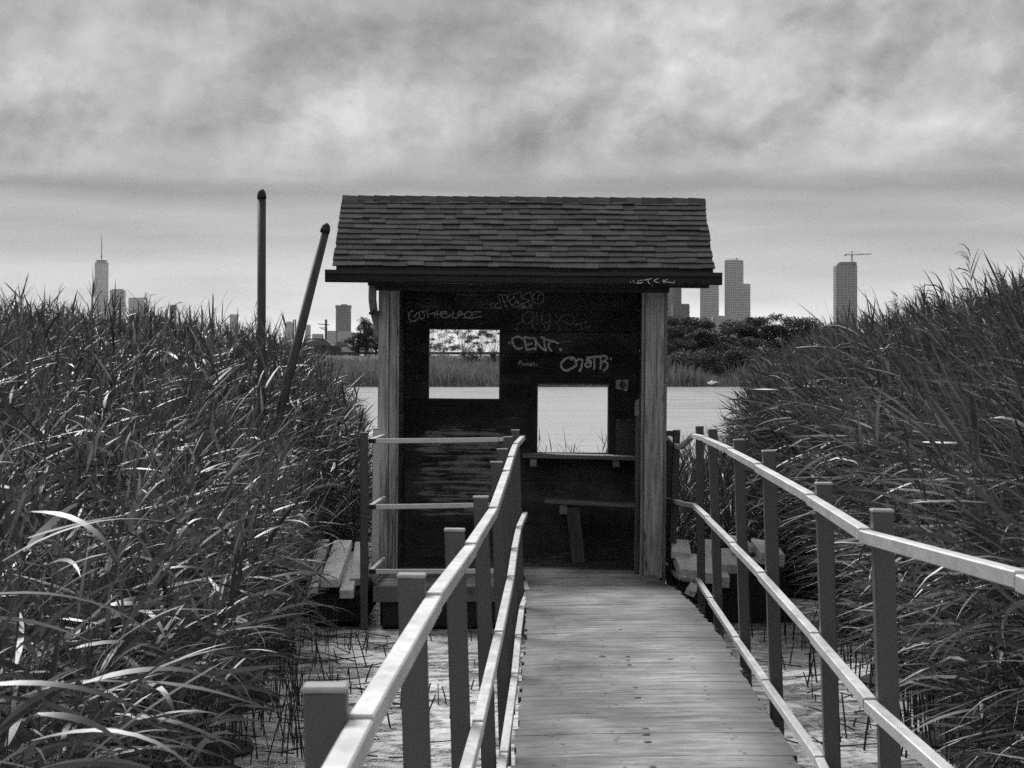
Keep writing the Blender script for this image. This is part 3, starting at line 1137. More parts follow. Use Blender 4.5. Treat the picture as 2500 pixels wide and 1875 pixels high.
strokes('graffiti_lettering', [
    [(600, 1152), (630, 1075), (656, 1152)], [(602, 1100), (656, 1096)], [(668, 1110), (668, 1146)], [(684, 1146), (690, 1114), (706, 1146), (716, 1110)],
    [(748, 1110), (726, 1126), (736, 1146), (752, 1140), (752, 1128)], [(786, 1112), (765, 1115), (765, 1146), (786, 1143)], [(766, 1128), (782, 1127)],
    [(800, 1146), (800, 1112), (820, 1115), (802, 1130), (826, 1146)], [(838, 1120), (845, 1140), (860, 1140)],
], 1150, 680, 5.395, DW, 8, M['spray'], .0012, 'tiny scratched name below the bold word')
strokes('graffiti_lettering', [
    [(165, 400), (130, 395), (105, 430), (110, 480), (145, 505), (182, 490)], [(256, 412), (222, 405), (190, 435), (200, 485), (250, 502), (295, 482), (302, 450)],
    [(300, 395), (265, 320), (236, 245), (310, 235), (400, 246)], [(315, 220), (346, 350), (422, 490)], [(400, 250), (440, 300), (380, 360), (330, 395)],
    [(522, 220), (412, 265), (460, 350), (512, 455)], [(420, 370), (470, 360), (556, 260)], [(690, 180), (612, 200), (542, 236), (600, 340), (652, 432)],
    [(512, 445), (570, 400), (650, 350)], [(692, 180), (672, 320)], [(902, 180), (782, 215), (702, 282), (770, 310), (842, 342), (730, 400), (652, 432)], [(690, 395), (782, 456)],
    [(886, 190), (894, 318)], [(820, 400), (876, 446), (912, 380), (946, 320)],
    [(1020 + 108 * math.cos(a), 295 + 118 * math.sin(a)) for a in np.linspace(-2.2, 4.2, 14)], [(1046, 230), (1010, 300), (1010, 352)],
    [(514, 486), (600, 465), (700, 455), (800, 480), (916, 490)], [(640, 510), (700, 486), (782, 478)],
], 1180, 690, 7.9, DW, 15, M['scratch'], .0012, 'thin chalk scrawl under the eave')
strokes('graffiti_lettering', [
    [(740, 750), (715, 670), (750, 600), (830, 565), (910, 570), (945, 640), (920, 720), (870, 755)],
    [(620, 925), (605, 860), (640, 790), (710, 755), (770, 770), (800, 810), (850, 765), (890, 760), (920, 800), (905, 855), (950, 880), (960, 930)],
    [(990, 565), (1002, 650), (1005, 760)], [(1090, 560), (1096, 680), (1090, 770)], [(990, 795), (1036, 810)], [(1090, 790), (1140, 820), (1150, 880), (1115, 935)],
    [(1240, 570), (1250, 680), (1252, 745), (1290, 770)], [(1150, 765), (1215, 760), (1236, 850), (1200, 915), (1150, 930)], [(1340, 590), (1370, 640), (1360, 690)],
    [(1330, 745), (1390, 775), (1430, 850), (1405, 940)],
    [(1405, 750), (1450, 680), (1530, 620), (1600, 610), (1680, 640), (1725, 700), (1710, 770), (1640, 805), (1570, 780), (1490, 725)],
    [(1750, 830), (1765, 770), (1790, 810), (1820, 765), (1830, 820)], [(1855, 730), (1860, 840), (1890, 875)], [(1990, 745), (1935, 740), (1930, 850), (1990, 865), (2025, 820)],
], 1180, 690, 7.9, DW, 13, M['faint'], .0012, 'faint rounded chalk outlines above the bold word')
strokes('graffiti_lettering', [
    [(330, 400), (290, 400), (240, 450), (225, 520), (250, 600), (310, 640), (400, 610), (460, 540), (470, 470), (430, 430), (380, 500), (345, 555)],
    [(480, 430), (470, 500), (500, 570), (550, 575), (600, 520), (570, 450), (510, 420)], [(490, 415), (580, 400), (690, 375)], [(630, 380), (660, 470), (690, 545)],
    [(715, 465), (830, 435), (910, 385)], [(830, 440), (835, 550)], [(890, 400), (905, 550)], [(830, 490), (960, 455)],
    [(1130, 395), (1000, 420), (960, 430)], [(990, 440), (980, 490), (1020, 540), (1090, 550), (1160, 520), (1200, 480)], [(980, 470), (1130, 440)],
    [(1250, 400), (1280, 440), (1240, 500), (1260, 545), (1330, 560), (1370, 545)], [(1400, 540), (1380, 430), (1430, 390), (1470, 430), (1420, 480)], [(1400, 490), (1540, 455)],
    [(1660, 400), (1590, 410), (1540, 470), (1560, 540), (1620, 545), (1690, 500), (1700, 440), (1640, 400)], [(1510, 570), (1545, 520)],
    [(1930, 410), (1800, 405), (1700, 430)], [(1700, 490), (1820, 460)], [(1650, 580), (1740, 545), (1850, 525), (1930, 525)], [(262, 610), (270, 680)],
], 970, 720, 9.617, DW, 31, M['chalk'], .0012, 'grey chalked words above the left window')
# odd chalk marks
strokes('graffiti_lettering', [
    [(1340, 120), (1342, 148)], [(1500, 120), (1505, 150), (1512, 122)], [(1655, 122), (1668, 122), (1663, 150)], [(1790, 128), (1850, 140), (1910, 130), (1970, 132)],
    [(1830, 730), (1872, 742)], [(2120, 1255), (2150, 1285)], [(2150, 395), (2168, 402)], [(2128, 640), (2142, 655)],
], 1150, 680, 5.395, DW, 12, M['faint'], .0012, 'small stray chalk marks')
strokes('graffiti_lettering', [
    [(165, 935), (235, 935)], [(200, 935), (195, 1020)], [(165, 1022), (230, 1022)], [(275, 1028), (310, 1028)], [(130, 570), (100, 600), (125, 615)],
], 1480, 900, 7.54, DW, 8, M['faint'], .0012, 'small chalk letter right of the lower window')

# ---- roof
roof = empty('roof', (0, 0, 0))
roof.parent = hut
roof.location = -HO
Ye, Yr = 19.36, 20.45
Ze = P(0, 654, Ye).z
Zr = P(0, 486, Yr).z
rx0, rx1 = P(831, 0, Yr).x, P(1710, 0, Yr).x
SL = math.hypot(Yr - Ye, Zr - Ze)
sy, sz = (Yr - Ye) / SL, (Zr - Ze) / SL            # up-slope direction
ny, nz = -sz, sy                                   # outward normal of the front slope
m_ = MB()
tk = 0.03
m_.raw([(rx0 + .03, Ye + .01, Ze), (rx1 - .03, Ye + .01, Ze), (rx1 - .03, Yr, Zr), (rx0 + .03, Yr, Zr),
        (rx0 + .03, Ye + .01, Ze - tk), (rx1 - .03, Ye + .01, Ze - tk), (rx1 - .03, Yr, Zr - tk), (rx0 + .03, Yr, Zr - tk)],
       [(0, 1, 2, 3), (7, 6, 5, 4), (0, 4, 5, 1), (1, 5, 6, 2), (3, 7, 4, 0)])
m_.build('roof_deck', M['trim'], roof)
Yb2 = 2 * Yr - Ye
m_ = MB()
m_.raw([(rx0 - .02, Yb2, Ze), (rx1 + .02, Yb2, Ze), (rx1 + .0, Yr, Zr + .012), (rx0 - .0, Yr, Zr + .012),
        (rx0 - .02, Yb2, Ze - tk), (rx1 + .02, Yb2, Ze - tk), (rx1, Yr + .001, Zr - tk), (rx0, Yr + .001, Zr - tk)],
       [(3, 2, 1, 0), (4, 5, 6, 7), (1, 5, 4, 0), (2, 6, 5, 1), (0, 4, 7, 3)])
m_.build('rear_slope', M['shingle'], roof)
# gable boards closing the ends
for gx in (XLp + .06, XRp - .06):
    m_ = MB()
    a = [(gx, 19.66, TOPZ), (gx, YB + .1, TOPZ), (gx, Yr, Zr - .06)]
    m_.raw(a + [(x + .02, y, z) for x, y, z in a], [(0, 1, 2), (5, 4, 3), (0, 3, 4, 1), (1, 4, 5, 2), (2, 5, 3, 0)])
    m_.build('gable_board', M['trim'], roof)
# shingles: 13 courses, every tab its own piece
NC = 13
exp_ = SL / (NC + .15)
cols = []
for ci in range(NC):
    s0 = ci * exp_ - .012                 # distance up the slope of the lower edge
    x = rx0 + random.uniform(-.012, .0)
    lim = rx1 + random.uniform(0, .014)
    sag = [random.uniform(-.004, .004) for _ in range(2)]
    while x < lim - .02:
        wd = random.choice([.095, .12, .14, .15, .17, .20])
        x1 = min(x + wd, lim)
        if lim - x1 < .06:
            x1 = lim
        lift = random.choice([0.0, 0.0, .003, .005])      # laminated tabs stand proud
        th = .0055 + lift
        jl = random.uniform(-.007, .006)
        curl = random.uniform(0, .003)
        def wav(xx):
            return .007 * math.sin((xx - rx0) * 2.1 + ci * .35) + .004 * math.sin((xx - rx0) * 5.3 + ci)
        su = s0 + exp_ * 1.35
        V = []
        for (xx, ss, hh) in ((x + .001, s0 + jl + wav(x), .011 + th + curl), (x1 - .001, s0 + jl + wav(x1), .011 + th + curl),
                             (x1 - .001, su, .004 + th * .5), (x + .001, su, .004 + th * .5),
                             (x + .001, s0 + jl + wav(x), .007 + lift + curl), (x1 - .001, s0 + jl + wav(x1), .007 + lift + curl),
                             (x1 - .001, su, .0005), (x + .001, su, .0005)):
            V.append((xx - (x + x1) / 2, ss * sy + ny * hh, ss * sz + nz * hh))
        o = mesh_obj('shingle', V, [(0, 1, 2, 3), (7, 6, 5, 4), (0, 4, 5, 1), (1, 5, 6, 2), (3, 7, 4, 0)], M['shingle'], roof)
        o.location = ((x + x1) / 2, Ye, Ze)
        x = x1
# ridge caps: bent over the ridge, overlapping to the right
x = rx0 - .005
nr = 23
wcap = (rx1 - rx0 + .01) / nr
for i in range(nr):
    x1 = x + wcap + .012
    a = .018 + random.uniform(0, .002)
    b_ = .026 + random.uniform(0, .003)
    dn = .105
    z0 = Zr + .008
    V = []
    for xx, hh in ((x, a), (x1, a - .007)):
        V += [(xx, Yr - dn * sy, z0 - dn * sz + hh - .004), (xx, Yr - .02, z0 - .004 + hh), (xx, Yr + .02, z0 - .004 + hh), (xx, Yr + dn * sy, z0 - dn * sz + hh - .004)]
    V += [(p[0], p[1], p[2] - .008) for p in V]
    F = [(0, 1, 5, 4), (1, 2, 6, 5), (2, 3, 7, 6), (8, 12, 13, 9), (9, 13, 14, 10), (10, 14, 15, 11), (0, 4, 12, 8), (3, 11, 15, 7), (0, 8, 9, 1), (1, 9, 10, 2), (2, 10, 11, 3), (4, 5, 13, 12), (5, 6, 14, 13), (6, 7, 15, 14)]
    mesh_obj('ridge_cap', V, F, M['shingle'], roof)
    x += wcap
# fascia under the shingles and gutter in front
hb('fascia_board', (P(815, 0, 19.4).x, 19.385, P(0, 668, 19.4).z), (P(1735, 0, 19.4).x, 19.41, P(0, 652, 19.4).z), M['trim'])
gx0, gx1 = P(788, 0, 19.27).x, P(1757, 0, 19.27).x
gt = P(0, 662, 19.27).z
gb = P(0, 692, 19.27).z
prof = [(19.37, gt + .004), (19.37, gb + .01), (19.355, gb), (19.275, gb), (19.262, gb + .012), (19.252, gb + .055), (19.235, gb + .072), (19.235, gt), (19.25, gt), (19.25, gt - .006), (19.243, gt - .008), (19.245, gb + .07),
        (19.262, gb + .05), (19.27, gb + .018), (19.278, gb + .006), (19.35, gb + .006), (19.364, gb + .014), (19.364, gt + .004)]
npf = len(prof)
xs = list(np.linspace(gx0, gx1, 9))
V, F = [], []
for i, xx in enumerate(xs):
    dip = -.004 * math.sin(i / 8 * math.pi) if i != 5 else -.009
    V += [(xx, y, z + dip) for y, z in prof]
for i in range(8):
    for q in range(npf):
        q2 = (q + 1) % npf
        F.append((i * npf + q, i * npf + q2, (i + 1) * npf + q2, (i + 1) * npf + q))
gut = mesh_obj('gutter', [(a - HO.x, b_ - HO.y, c_ - HO.z) for a, b_, c_ in V], F, M['gutter'], hut)
for xx, nm in ((gx0 + .002, 'end_cap'), (gx1 - .002, 'end_cap')):
    m_ = MB()
    m_.box((xx - .002, 19.24, gb + .003), (xx + .002, 19.37, gt))
    m_.build('end_cap', M['gutter'], gut, off=tuple(HO))
for px in (880, 988, 1085, 1187, 1265, 1382, 1496, 1613, 1700):
    c = P(px, 661, 19.27)
    m_ = MB()
    m_.box((c.x - .012, 19.245, gt - .002), (c.x + .012, 19.375, gt + .007))
    m_.build('gutter_hanger', M['gutter'], gut, off=tuple(HO))
# gutter soffit board hanging a little lower on the right
hb('soffit_board', (XLp - .08, 19.40, P(0, 699, 19.4).z), (P(1726, 0, 19.4).x, 19.56, P(0, 690, 19.4).z), M['trim'])
strokes('graffiti_lettering', [
    [(402, 348), (418, 372), (432, 388)], [(400, 346), (525, 320)], [(372, 386), (450, 386), (508, 364)], [(535, 330), (605, 312), (682, 296)], [(600, 312), (610, 360), (636, 405)],
    [(806, 290), (716, 340), (816, 380)], [(900, 310), (916, 396)], [(990, 305), (880, 345)], [(880, 345), (1000, 365), (1116, 380)], [(1116, 380), (1108, 320)],
    [(262, 366, 8)], [(320, 344, 8)], [(338, 374, 6)], [(682, 428, 6)],
], 1500, 640, 7.9, 19.2335, 10, M['scratch'], .0006, 'thin pale letters on the gutter')
# downspout with offset bends
m_ = MB()
pts = [P(904, 690, 19.55), P(904, 735, 19.55), P(908, 765, 19.6), P(915, 790, 19.66), P(917, 815, 19.68), P(920, 838, 19.70)]
m_.tube(pts, [.034, .034, .033, .033, .033, .033], 12)
m_.build('downspout', M['postwood'], hut, True, off=tuple(HO))
m_ = MB()
m_.bar([P(896, 768, 19.55), P(924, 764, 19.55)], .06, .02, .003)
m_.build('pipe_strap', M['gutter'], hut, off=tuple(HO))

# ------------------------------------------------------------------ two steel piles


def pile(p0, p1, r, label):
    """pipe pile with a domed plastic cap"""
    root = empty('mooring_pile', p0, label, 'pile', 'steel mooring piles')
    ax = (p1 - p0)
    L_ = ax.length
    d = ax.normalized()
    m_ = MB()
    m_.tube([p0, p0 + d * L_ * .5, p0 + d * (L_ - .07)], [r, r, r], 20)
    m_.build('pipe', M['pipe'], root, True, off=tuple(p0))
    m_ = MB()
    q = p0 + d * (L_ - .075)
    m_.tube([q, q + d * .028, q + d * .032, q + d * .050, q + d * .065, q + d * .076, q + d * .082], [r * 1.07, r * 1.07, r * 1.02, r * .93, r * .72, r * .42, r * .06], 20)
    m_.build('cap', M['black'], root, True, off=tuple(p0))
    return root


b0 = P(639, 463, 18.9)
pile(Vector((P(637, 1500, 18.9).x, 18.9, -.3)), b0, .035, 'upright dark steel pile with domed cap rising from the left reeds')
t0 = P(798, 546, 18.8)
t1 = P(672, 1055, 18.8)
dd = (t1 - t0)
kk = (t0.z + .3) / (t0.z - t1.z)
pile(t0 + dd * kk, t0, .037, 'tilted dark steel pile leaning right towards the hut roof')

# ------------------------------------------------------------------ broken dock sections either side of the hut


def tilted_plank(root, c, L_, w_, th, yaw, pitch, roll, mat=None):
    m_ = MB()
    m_.box((-w_ / 2, -L_ / 2, -th / 2), (w_ / 2, L_ / 2, th / 2), 0.005)
    o = m_.build('plank', mat or M['plank'], root)
    o.location = Vector(c) - root.location
    o.rotation_euler = (pitch, roll, yaw)
    return o


def plank_between(root, a, b, w_, th, roll=0.0, mat=None):
    """plank from point a to point b (centre line of its top face)"""
    a, b = Vector(a), Vector(b)
    d = b - a
    yaw = math.atan2(-d.x, d.y)
    pitch = math.atan2(d.z, math.hypot(d.x, d.y))
    return tilted_plank(root, (a + b) / 2 - Vector((0, 0, th / 2)), d.length, w_, th, yaw, pitch, roll, mat)


bd = empty('broken_dock', (P(800, 0, 19.0).x, 19.0, 0), 'collapsed dock planks tilted between the left reeds and the landing', 'dock')
plank_between(bd, P(805, 1413, 18.3), P(838, 1318, 19.6), .15, .07)
plank_between(bd, P(846, 1440, 18.2), P(866, 1346, 19.5), .11, .07)
plank_between(bd, P(872, 1412, 18.5), P(884, 1322, 19.8), .12, .06)
plank_between(bd, P(762, 1432, 18.4), P(790, 1316, 19.8), .10, .06)
plank_between(bd, P(735, 1400, 18.8), P(768, 1322, 20.0), .12, .06)
m_ = MB()
m_.box((P(770, 0, 19).x, 18.45, .03), (P(905, 0, 19).x, 19.9, .30), .03)
m_.build('float', M['black'], bd, off=(bd.location.x, bd.location.y, 0))
bd2 = empty('broken_dock', (P(1780, 0, 19.5).x, 19.5, 0), 'collapsed dock planks tilted behind the right railing', 'dock')
plank_between(bd2, P(1664, 1348, 19.4), P(1658, 1316, 20.2), .16, .06, R(6))
plank_between(bd2, P(1690, 1390, 18.8), P(1672, 1350, 19.7), .20, .09, R(4))
plank_between(bd2, P(1728, 1398, 18.7), P(1702, 1356, 19.5), .17, .09, R(3))
plank_between(bd2, P(1765, 1408, 18.6), P(1720, 1316, 20.2), .12, .09, R(3))
plank_between(bd2, P(1792, 1378, 18.8), P(1762, 1338, 19.6), .19, .10, R(2))
plank_between(bd2, P(1815, 1330, 19.2), P(1795, 1308, 20.1), .16, .06, R(8))
plank_between(bd2, P(1888, 1352, 18.9), P(1860, 1318, 19.7), .20, .10, R(7))
plank_between(bd2, P(1686, 1440, 18.3), P(1700, 1415, 19.0), .08, .05, R(20))
m_ = MB()
m_.raw([(P(1662, 0, 19).x, 18.75, .0), (P(1925, 0, 19).x, 18.75, .0), (P(1925, 0, 19).x, 20.2, .0), (P(1662, 0, 19).x, 20.2, .0),
        (P(1662, 0, 19).x, 18.75, P(0, 1400, 18.8).z - .05), (P(1905, 0, 19).x, 18.75, P(0, 1370, 18.8).z - .05), (P(1905, 0, 19).x, 20.2, .42), (P(1662, 0, 19).x, 20.2, .40)],
       [(3, 2, 1, 0), (4, 5, 6, 7), (0, 1, 5, 4), (1, 2, 6, 5), (2, 3, 7, 6), (3, 0, 4, 7)])
m_.build('float', M['black'], bd2, off=(bd2.location.x, bd2.location.y, 0))

# ------------------------------------------------------------------ reeds


def leaves_np(base, az, el0, length, width, droop, roll, nseg, twist=None):
    """strips of leaf blade; returns verts (N, 2*nseg+1, 3) and the triangles of one blade"""
    N = len(az)
    ts = np.linspace(0, 1, nseg + 1)
    pos = np.zeros((N, nseg + 1, 3))
    pos[:, 0] = base
    tang = np.zeros((N, nseg + 1, 3))
    for i in range(nseg + 1):
        el = el0 - droop * ts[i] ** 1.25
        a = az + (twist * ts[i] if twist is not None else 0)
        tang[:, i] = np.stack([np.cos(el) * np.cos(a), np.cos(el) * np.sin(a), np.sin(el)], 1)
        if i:
            pos[:, i] = pos[:, i - 1] + tang[:, i - 1] * (length / nseg)[:, None]
    hor = np.stack([-np.sin(az), np.cos(az), np.zeros(N)], 1)
    V = np.zeros((N, 2 * nseg + 1, 3))
    for i in range(nseg):
        prof_ = min(1.0, 0.35 + ts[i] * 3.2) * (1 - ts[i]) ** 0.62
        nrm = np.cross(hor, tang[:, i])
        r_ = roll * (0.4 + 0.9 * ts[i])
        sd_ = hor * np.cos(r_)[:, None] + nrm * np.sin(r_)[:, None]
        off = sd_ * (width * prof_ / 2)[:, None]
        V[:, 2 * i] = pos[:, i] - off
        V[:, 2 * i + 1] = pos[:, i] + off
    V[:, 2 * nseg] = pos[:, nseg]
    T = []
    for i in range(nseg - 1):
        a = 2 * i
        T += [(a, a + 1, a + 3), (a, a + 3, a + 2)]
    T.append((2 * nseg - 2, 2 * nseg - 1, 2 * nseg))
    return V, np.array(T)


def stem_points(base, H, lean, s):
    """point at parameter s (array broadcast) along a bent stem"""
    p = base + np.stack([lean[:, 0] * H * s ** 1.8, lean[:, 1] * H * s ** 1.8, H * s * (1 - 0.22 * (lean ** 2).sum(1) * s)], 1)
    return p


def stems_np(base, H, lean, r0, nseg=4):
    N = len(H)
    V = np.zeros((N, (nseg + 1) * 3, 3))
    for i in range(nseg + 1):
        s = np.full(N, i / nseg)
        p = stem_points(base, H, lean, s)
        rr = r0 * (1 - 0.75 * i / nseg)
        for k in range(3):
            a = 2 * math.pi * k / 3
            V[:, i * 3 + k] = p + np.stack([np.cos(a) * rr, np.sin(a) * rr, np.zeros(N)], 1)
    T = []
    for i in range(nseg):
        for k in range(3):
            k2 = (k + 1) % 3
            a, b_, c_, d_ = i * 3 + k, i * 3 + k2, (i + 1) * 3 + k2, (i + 1) * 3 + k
            T += [(a, b_, c_), (a, c_, d_)]
    return V, np.array(T)


class Bulk:
    def __init__(s):
        s.V = []
        s.T = []
        s.A = []
        s.n = 0

    def add(s, V, T, shade):
        N, m_, _ = V.shape
        off = (np.arange(N) * m_)[:, None, None] + s.n
        s.T.append((T[None] + off).reshape(-1, 3))
        s.V.append(V.reshape(-1, 3))
        s.A.append(np.repeat(shade, m_))
        s.n += N * m_

    def build(s, name, mat, parent=None, smooth=True):
        V = np.concatenate(s.V).astype(np.float32)
        T = np.concatenate(s.T).astype(np.int32)
        A = np.concatenate(s.A).astype(np.float32)
        me = bpy.data.meshes.new(name)
        me.vertices.add(len(V))
        me.vertices.foreach_set('co', V.ravel())
        me.loops.add(T.size)
        me.loops.foreach_set('vertex_index', T.ravel())
        me.polygons.add(len(T))
        me.polygons.foreach_set('loop_start', np.arange(0, T.size, 3, dtype=np.int32))
        me.polygons.foreach_set('use_smooth', np.full(len(T), smooth))
        at = me.attributes.new('shade', 'FLOAT', 'POINT')
        at.data.foreach_set('value', A)
        me.update()
        me.validate()
        me.materials.append(mat)
        o = bpy.data.objects.new(name, me)
        COL.objects.link(o)
        if parent:
            o.parent = parent
        return o


def grow_reeds(bulk, x, y, z, H, lean, wind, windk, leafl=(.28, .58), leafw=(.016, .034), nleaf=11, nseg=5, plume=0.05, spread=(0.55, 1.15), low=0.22, dr=(.3, 1.7)):
    N = len(x)
    base = np.stack([x, y, z], 1)
    shade_p = rng.uniform(0.7, 1.25, N)
    V, T = stems_np(base, H, lean, rng.uniform(.004, .0065, N))
    bulk.add(V, T, shade_p * 0.8)
    for k in range(nleaf):
        s = np.clip(low + (1.0 - low) * (k + rng.uniform(0, 1, N)) / nleaf, 0, 1)
        p = stem_points(base, H, lean, s)
        az = rng.uniform(0, 2 * np.pi) + k * np.pi + rng.normal(0, 0.9, N) + rng.uniform(0, 2 * np.pi, N) * 0.5
        # pull the azimuth toward the wind
        vx = np.cos(az) + windk * np.cos(wind) * rng.uniform(.4, 1.3, N)
        vy = np.sin(az) + windk * np.sin(wind) * rng.uniform(.4, 1.3, N)
        az = np.arctan2(vy, vx)
        topness = np.clip((s - 0.8) / 0.2, 0, 1)
        el0 = rng.uniform(*spread, N) + topness * 0.35
        droop = rng.uniform(*dr, N) * (1 - 0.6 * topness)
        ln = rng.uniform(*leafl, N) * (0.75 + 0.35 * np.sin(np.pi * np.clip(s, 0, 1)))
        wd = rng.uniform(*leafw, N)
        dead = rng.uniform(0, 1, N) < 0.09
        sh = shade_p * np.clip(rng.lognormal(-.08, .5, N), .25, 2.6)
        sh = np.where(dead, sh * 1.6, sh)
        droop = np.where(dead, droop + 1.2, droop)
        V, T = leaves_np(p, az, el0, ln, wd, droop, rng.normal(0, 0.75, N), nseg, rng.normal(0, .35, N))
        bulk.add(V, T, sh)
    # terminal spike leaves
    tip = stem_points(base, H, lean, np.ones(N))
    for k in range(2):
        az = rng.uniform(0, 2 * np.pi, N)
        az = np.arctan2(np.sin(az) + windk * .8 * np.sin(wind), np.cos(az) + windk * .8 * np.cos(wind))
        V, T = leaves_np(tip, az, rng.uniform(.8, 1.45, N), rng.uniform(.12, .30, N), rng.uniform(.008, .015, N), rng.uniform(0, .6, N), rng.normal(0, .6, N), nseg)
        bulk.add(V, T, shade_p * .8)
    # feathery plumes on some
    sel = rng.uniform(0, 1, N) < plume
    if sel.any():
        tp = tip[sel]
        n2 = len(tp)
        for k in range(16):
            az = rng.normal(wind, .8, n2)
            b0_ = tp + np.stack([np.zeros(n2), np.zeros(n2), np.full(n2, -.05 + .012 * k)], 1)
            V, T = leaves_np(b0_, az, rng.uniform(.4, 1.3, n2), rng.uniform(.08, .16, n2), np.full(n2, .011), rng.uniform(.8, 2.0, n2), rng.normal(0, 1, n2), 3)
            bulk.add(V, T, np.full(n2, .42))


def scatter(x0, x1, y0, y1, n, inside):
    x = rng.uniform(x0, x1, n)
    y = rng.uniform(y0, y1, n)
    k = inside(x, y)
    return x[k], y[k]


# left bed
def left_edge(y):
    return np.interp(y, [5, 9, 12, 15, 18, 20, 22, 26, 30, 36], [-1.50, -1.46, -1.48, -1.62, -1.80, -1.70, -1.45, -1.75, -2.2, -3.2]) + 0.12 * np.sin(y * 2.7) + 0.06 * np.sin(y * 6.1)


def left_height(x, y):
    d = left_edge(y) - x
    h = np.interp(y, [5, 7, 9, 11, 14, 18, 22, 28, 36], [1.35, 1.55, 1.75, 1.98, 2.20, 2.40, 2.52, 2.72, 2.9])
    e = np.interp(d, [0, .25, .8, 1.8, 3], [.70, .80, .90, .98, 1.03])
    return h * e


def cap_height(H, x, y, leanx, prof):
    """lower the bed towards the open water so that its outline falls away as in the marsh"""
    px = CX + FPX * (x + leanx * H) / y
    yt = np.interp(px, [a for a, _ in prof], [b_ for _, b_ in prof])
    return np.minimum(H, EYE + (HY - yt) * y / FPX)


LPROF = [(-400, 765), (0, 785), (250, 803), (450, 822), (600, 840), (700, 860), (780, 890), (840, 940), (900, 1040), (950, 1150), (1200, 1300)]
LNEAR = [(-400, 800), (0, 850), (200, 880), (400, 935), (520, 990), (600, 1040), (700, 1085), (760, 1180), (800, 1290), (860, 1400), (1200, 1500)]
RPROF = [(1500, 1300), (1700, 1170), (1760, 1030), (1800, 968), (1850, 915), (1950, 862), (2050, 830), (2150, 812), (2300, 780), (2400, 758), (2500, 728), (2900, 670)]
bl = Bulk()
x, y = scatter(-8.5, -1.2, 7.6, 34, 16500, lambda x, y: (x < left_edge(y)) & (x > -0.235 * y - 0.9))
Hh = left_height(x, y)
d_edge = left_edge(y) - x
lean = np.stack([rng.normal(.06, .10, len(x)) + .16 * np.exp(-d_edge / .5), rng.normal(-.03, .09, len(x))], 1)
Hb = cap_height(Hh, x, y, lean[:, 0], LPROF)
Hf = cap_height(Hh, x, y, lean[:, 0], LNEAR)
Hh = np.where(y < 18.6, np.minimum(Hb, Hf), Hb)
Hh = np.maximum(.45, Hh) * rng.uniform(.74, 1.03, len(x)) * np.where(rng.uniform(0, 1, len(x)) < .06, 1.06, 1.0)
near = y < 12.5
edge_ = (~near) & (d_edge < .9)
deep = (~near) & (~edge_)
grow_reeds(bl, x[near], y[near], np.zeros(near.sum()), Hh[near], lean[near], R(-15), .45, nseg=6, nleaf=10, leafl=(.22, .46), leafw=(.015, .033), plume=.0, spread=(-.25, 1.1), dr=(.0, 1.2))
grow_reeds(bl, x[edge_], y[edge_], np.zeros(edge_.sum()), Hh[edge_], lean[edge_], R(-10), .4, nseg=4, nleaf=12, leafl=(.18, .42), leafw=(.013, .031), plume=.02, spread=(-.25, 1.15), dr=(.0, 1.2), low=.16)
grow_reeds(bl, x[deep], y[deep], np.zeros(deep.sum()), Hh[deep], lean[deep], R(-10), .25, nseg=4, nleaf=10, leafl=(.18, .42), leafw=(.013, .031), plume=.06, spread=(-.2, 1.15), dr=(.0, 1.1), low=.45)
def emergents(bulk, n, x0, x1, prof, wind, wk, edge_fn, sgn):
    """single taller shoots that stand clear of the bed"""
    px = rng.uniform(x0, x1, n)
    y = rng.uniform(13, 27, n)
    x = (px - CX) / FPX * y
    k = (x < edge_fn(y) - .1) if sgn < 0 else (x > edge_fn(y) + .1)
    px, y, x = px[k], y[k], x[k]
    yt = np.interp(px, [a for a, _ in prof], [b_ for _, b_ in prof]) + 15 - np.abs(rng.normal(8, 32, len(px)))
    H_ = EYE + (HY - yt) * y / FPX
    ln = np.stack([rng.normal(-.02 * sgn * -1, .06, len(px)), rng.normal(0, .05, len(px))], 1)
    grow_reeds(bulk, x, y, np.zeros(len(px)), H_, ln, wind, wk, nseg=6, nleaf=7, leafl=(.24, .46), leafw=(.014, .028), plume=.12, spread=(.35, 1.25), dr=(0, .7), low=.62)


emergents(bl, 190, -250, 860, LPROF, R(-10), .2, left_edge, -1)
tag(bl.build('reed_bed', M['reed']), 'dense dark reed bed filling the left side of the marsh', 'reeds', kind='stuff')


# right bed
def right_edge(y):
    return np.interp(y, [5, 9, 12, 15, 18, 20, 24, 28, 34], [2.0, 2.1, 2.22, 2.42, 2.6, 2.6, 2.35, 2.7, 3.4]) + 0.10 * np.sin(y * 2.3 + 1) + 0.05 * np.sin(y * 5.7)


def right_height(x, y):
    d = x - right_edge(y)
    h = np.interp(y, [7, 9, 12, 16, 20, 26, 34], [2.05, 2.28, 2.48, 2.70, 2.85, 3.05, 3.25])
    e = np.interp(d, [0, .3, .8, 1.6, 3], [.74, .83, .92, 1.0, 1.06])
    return h * e


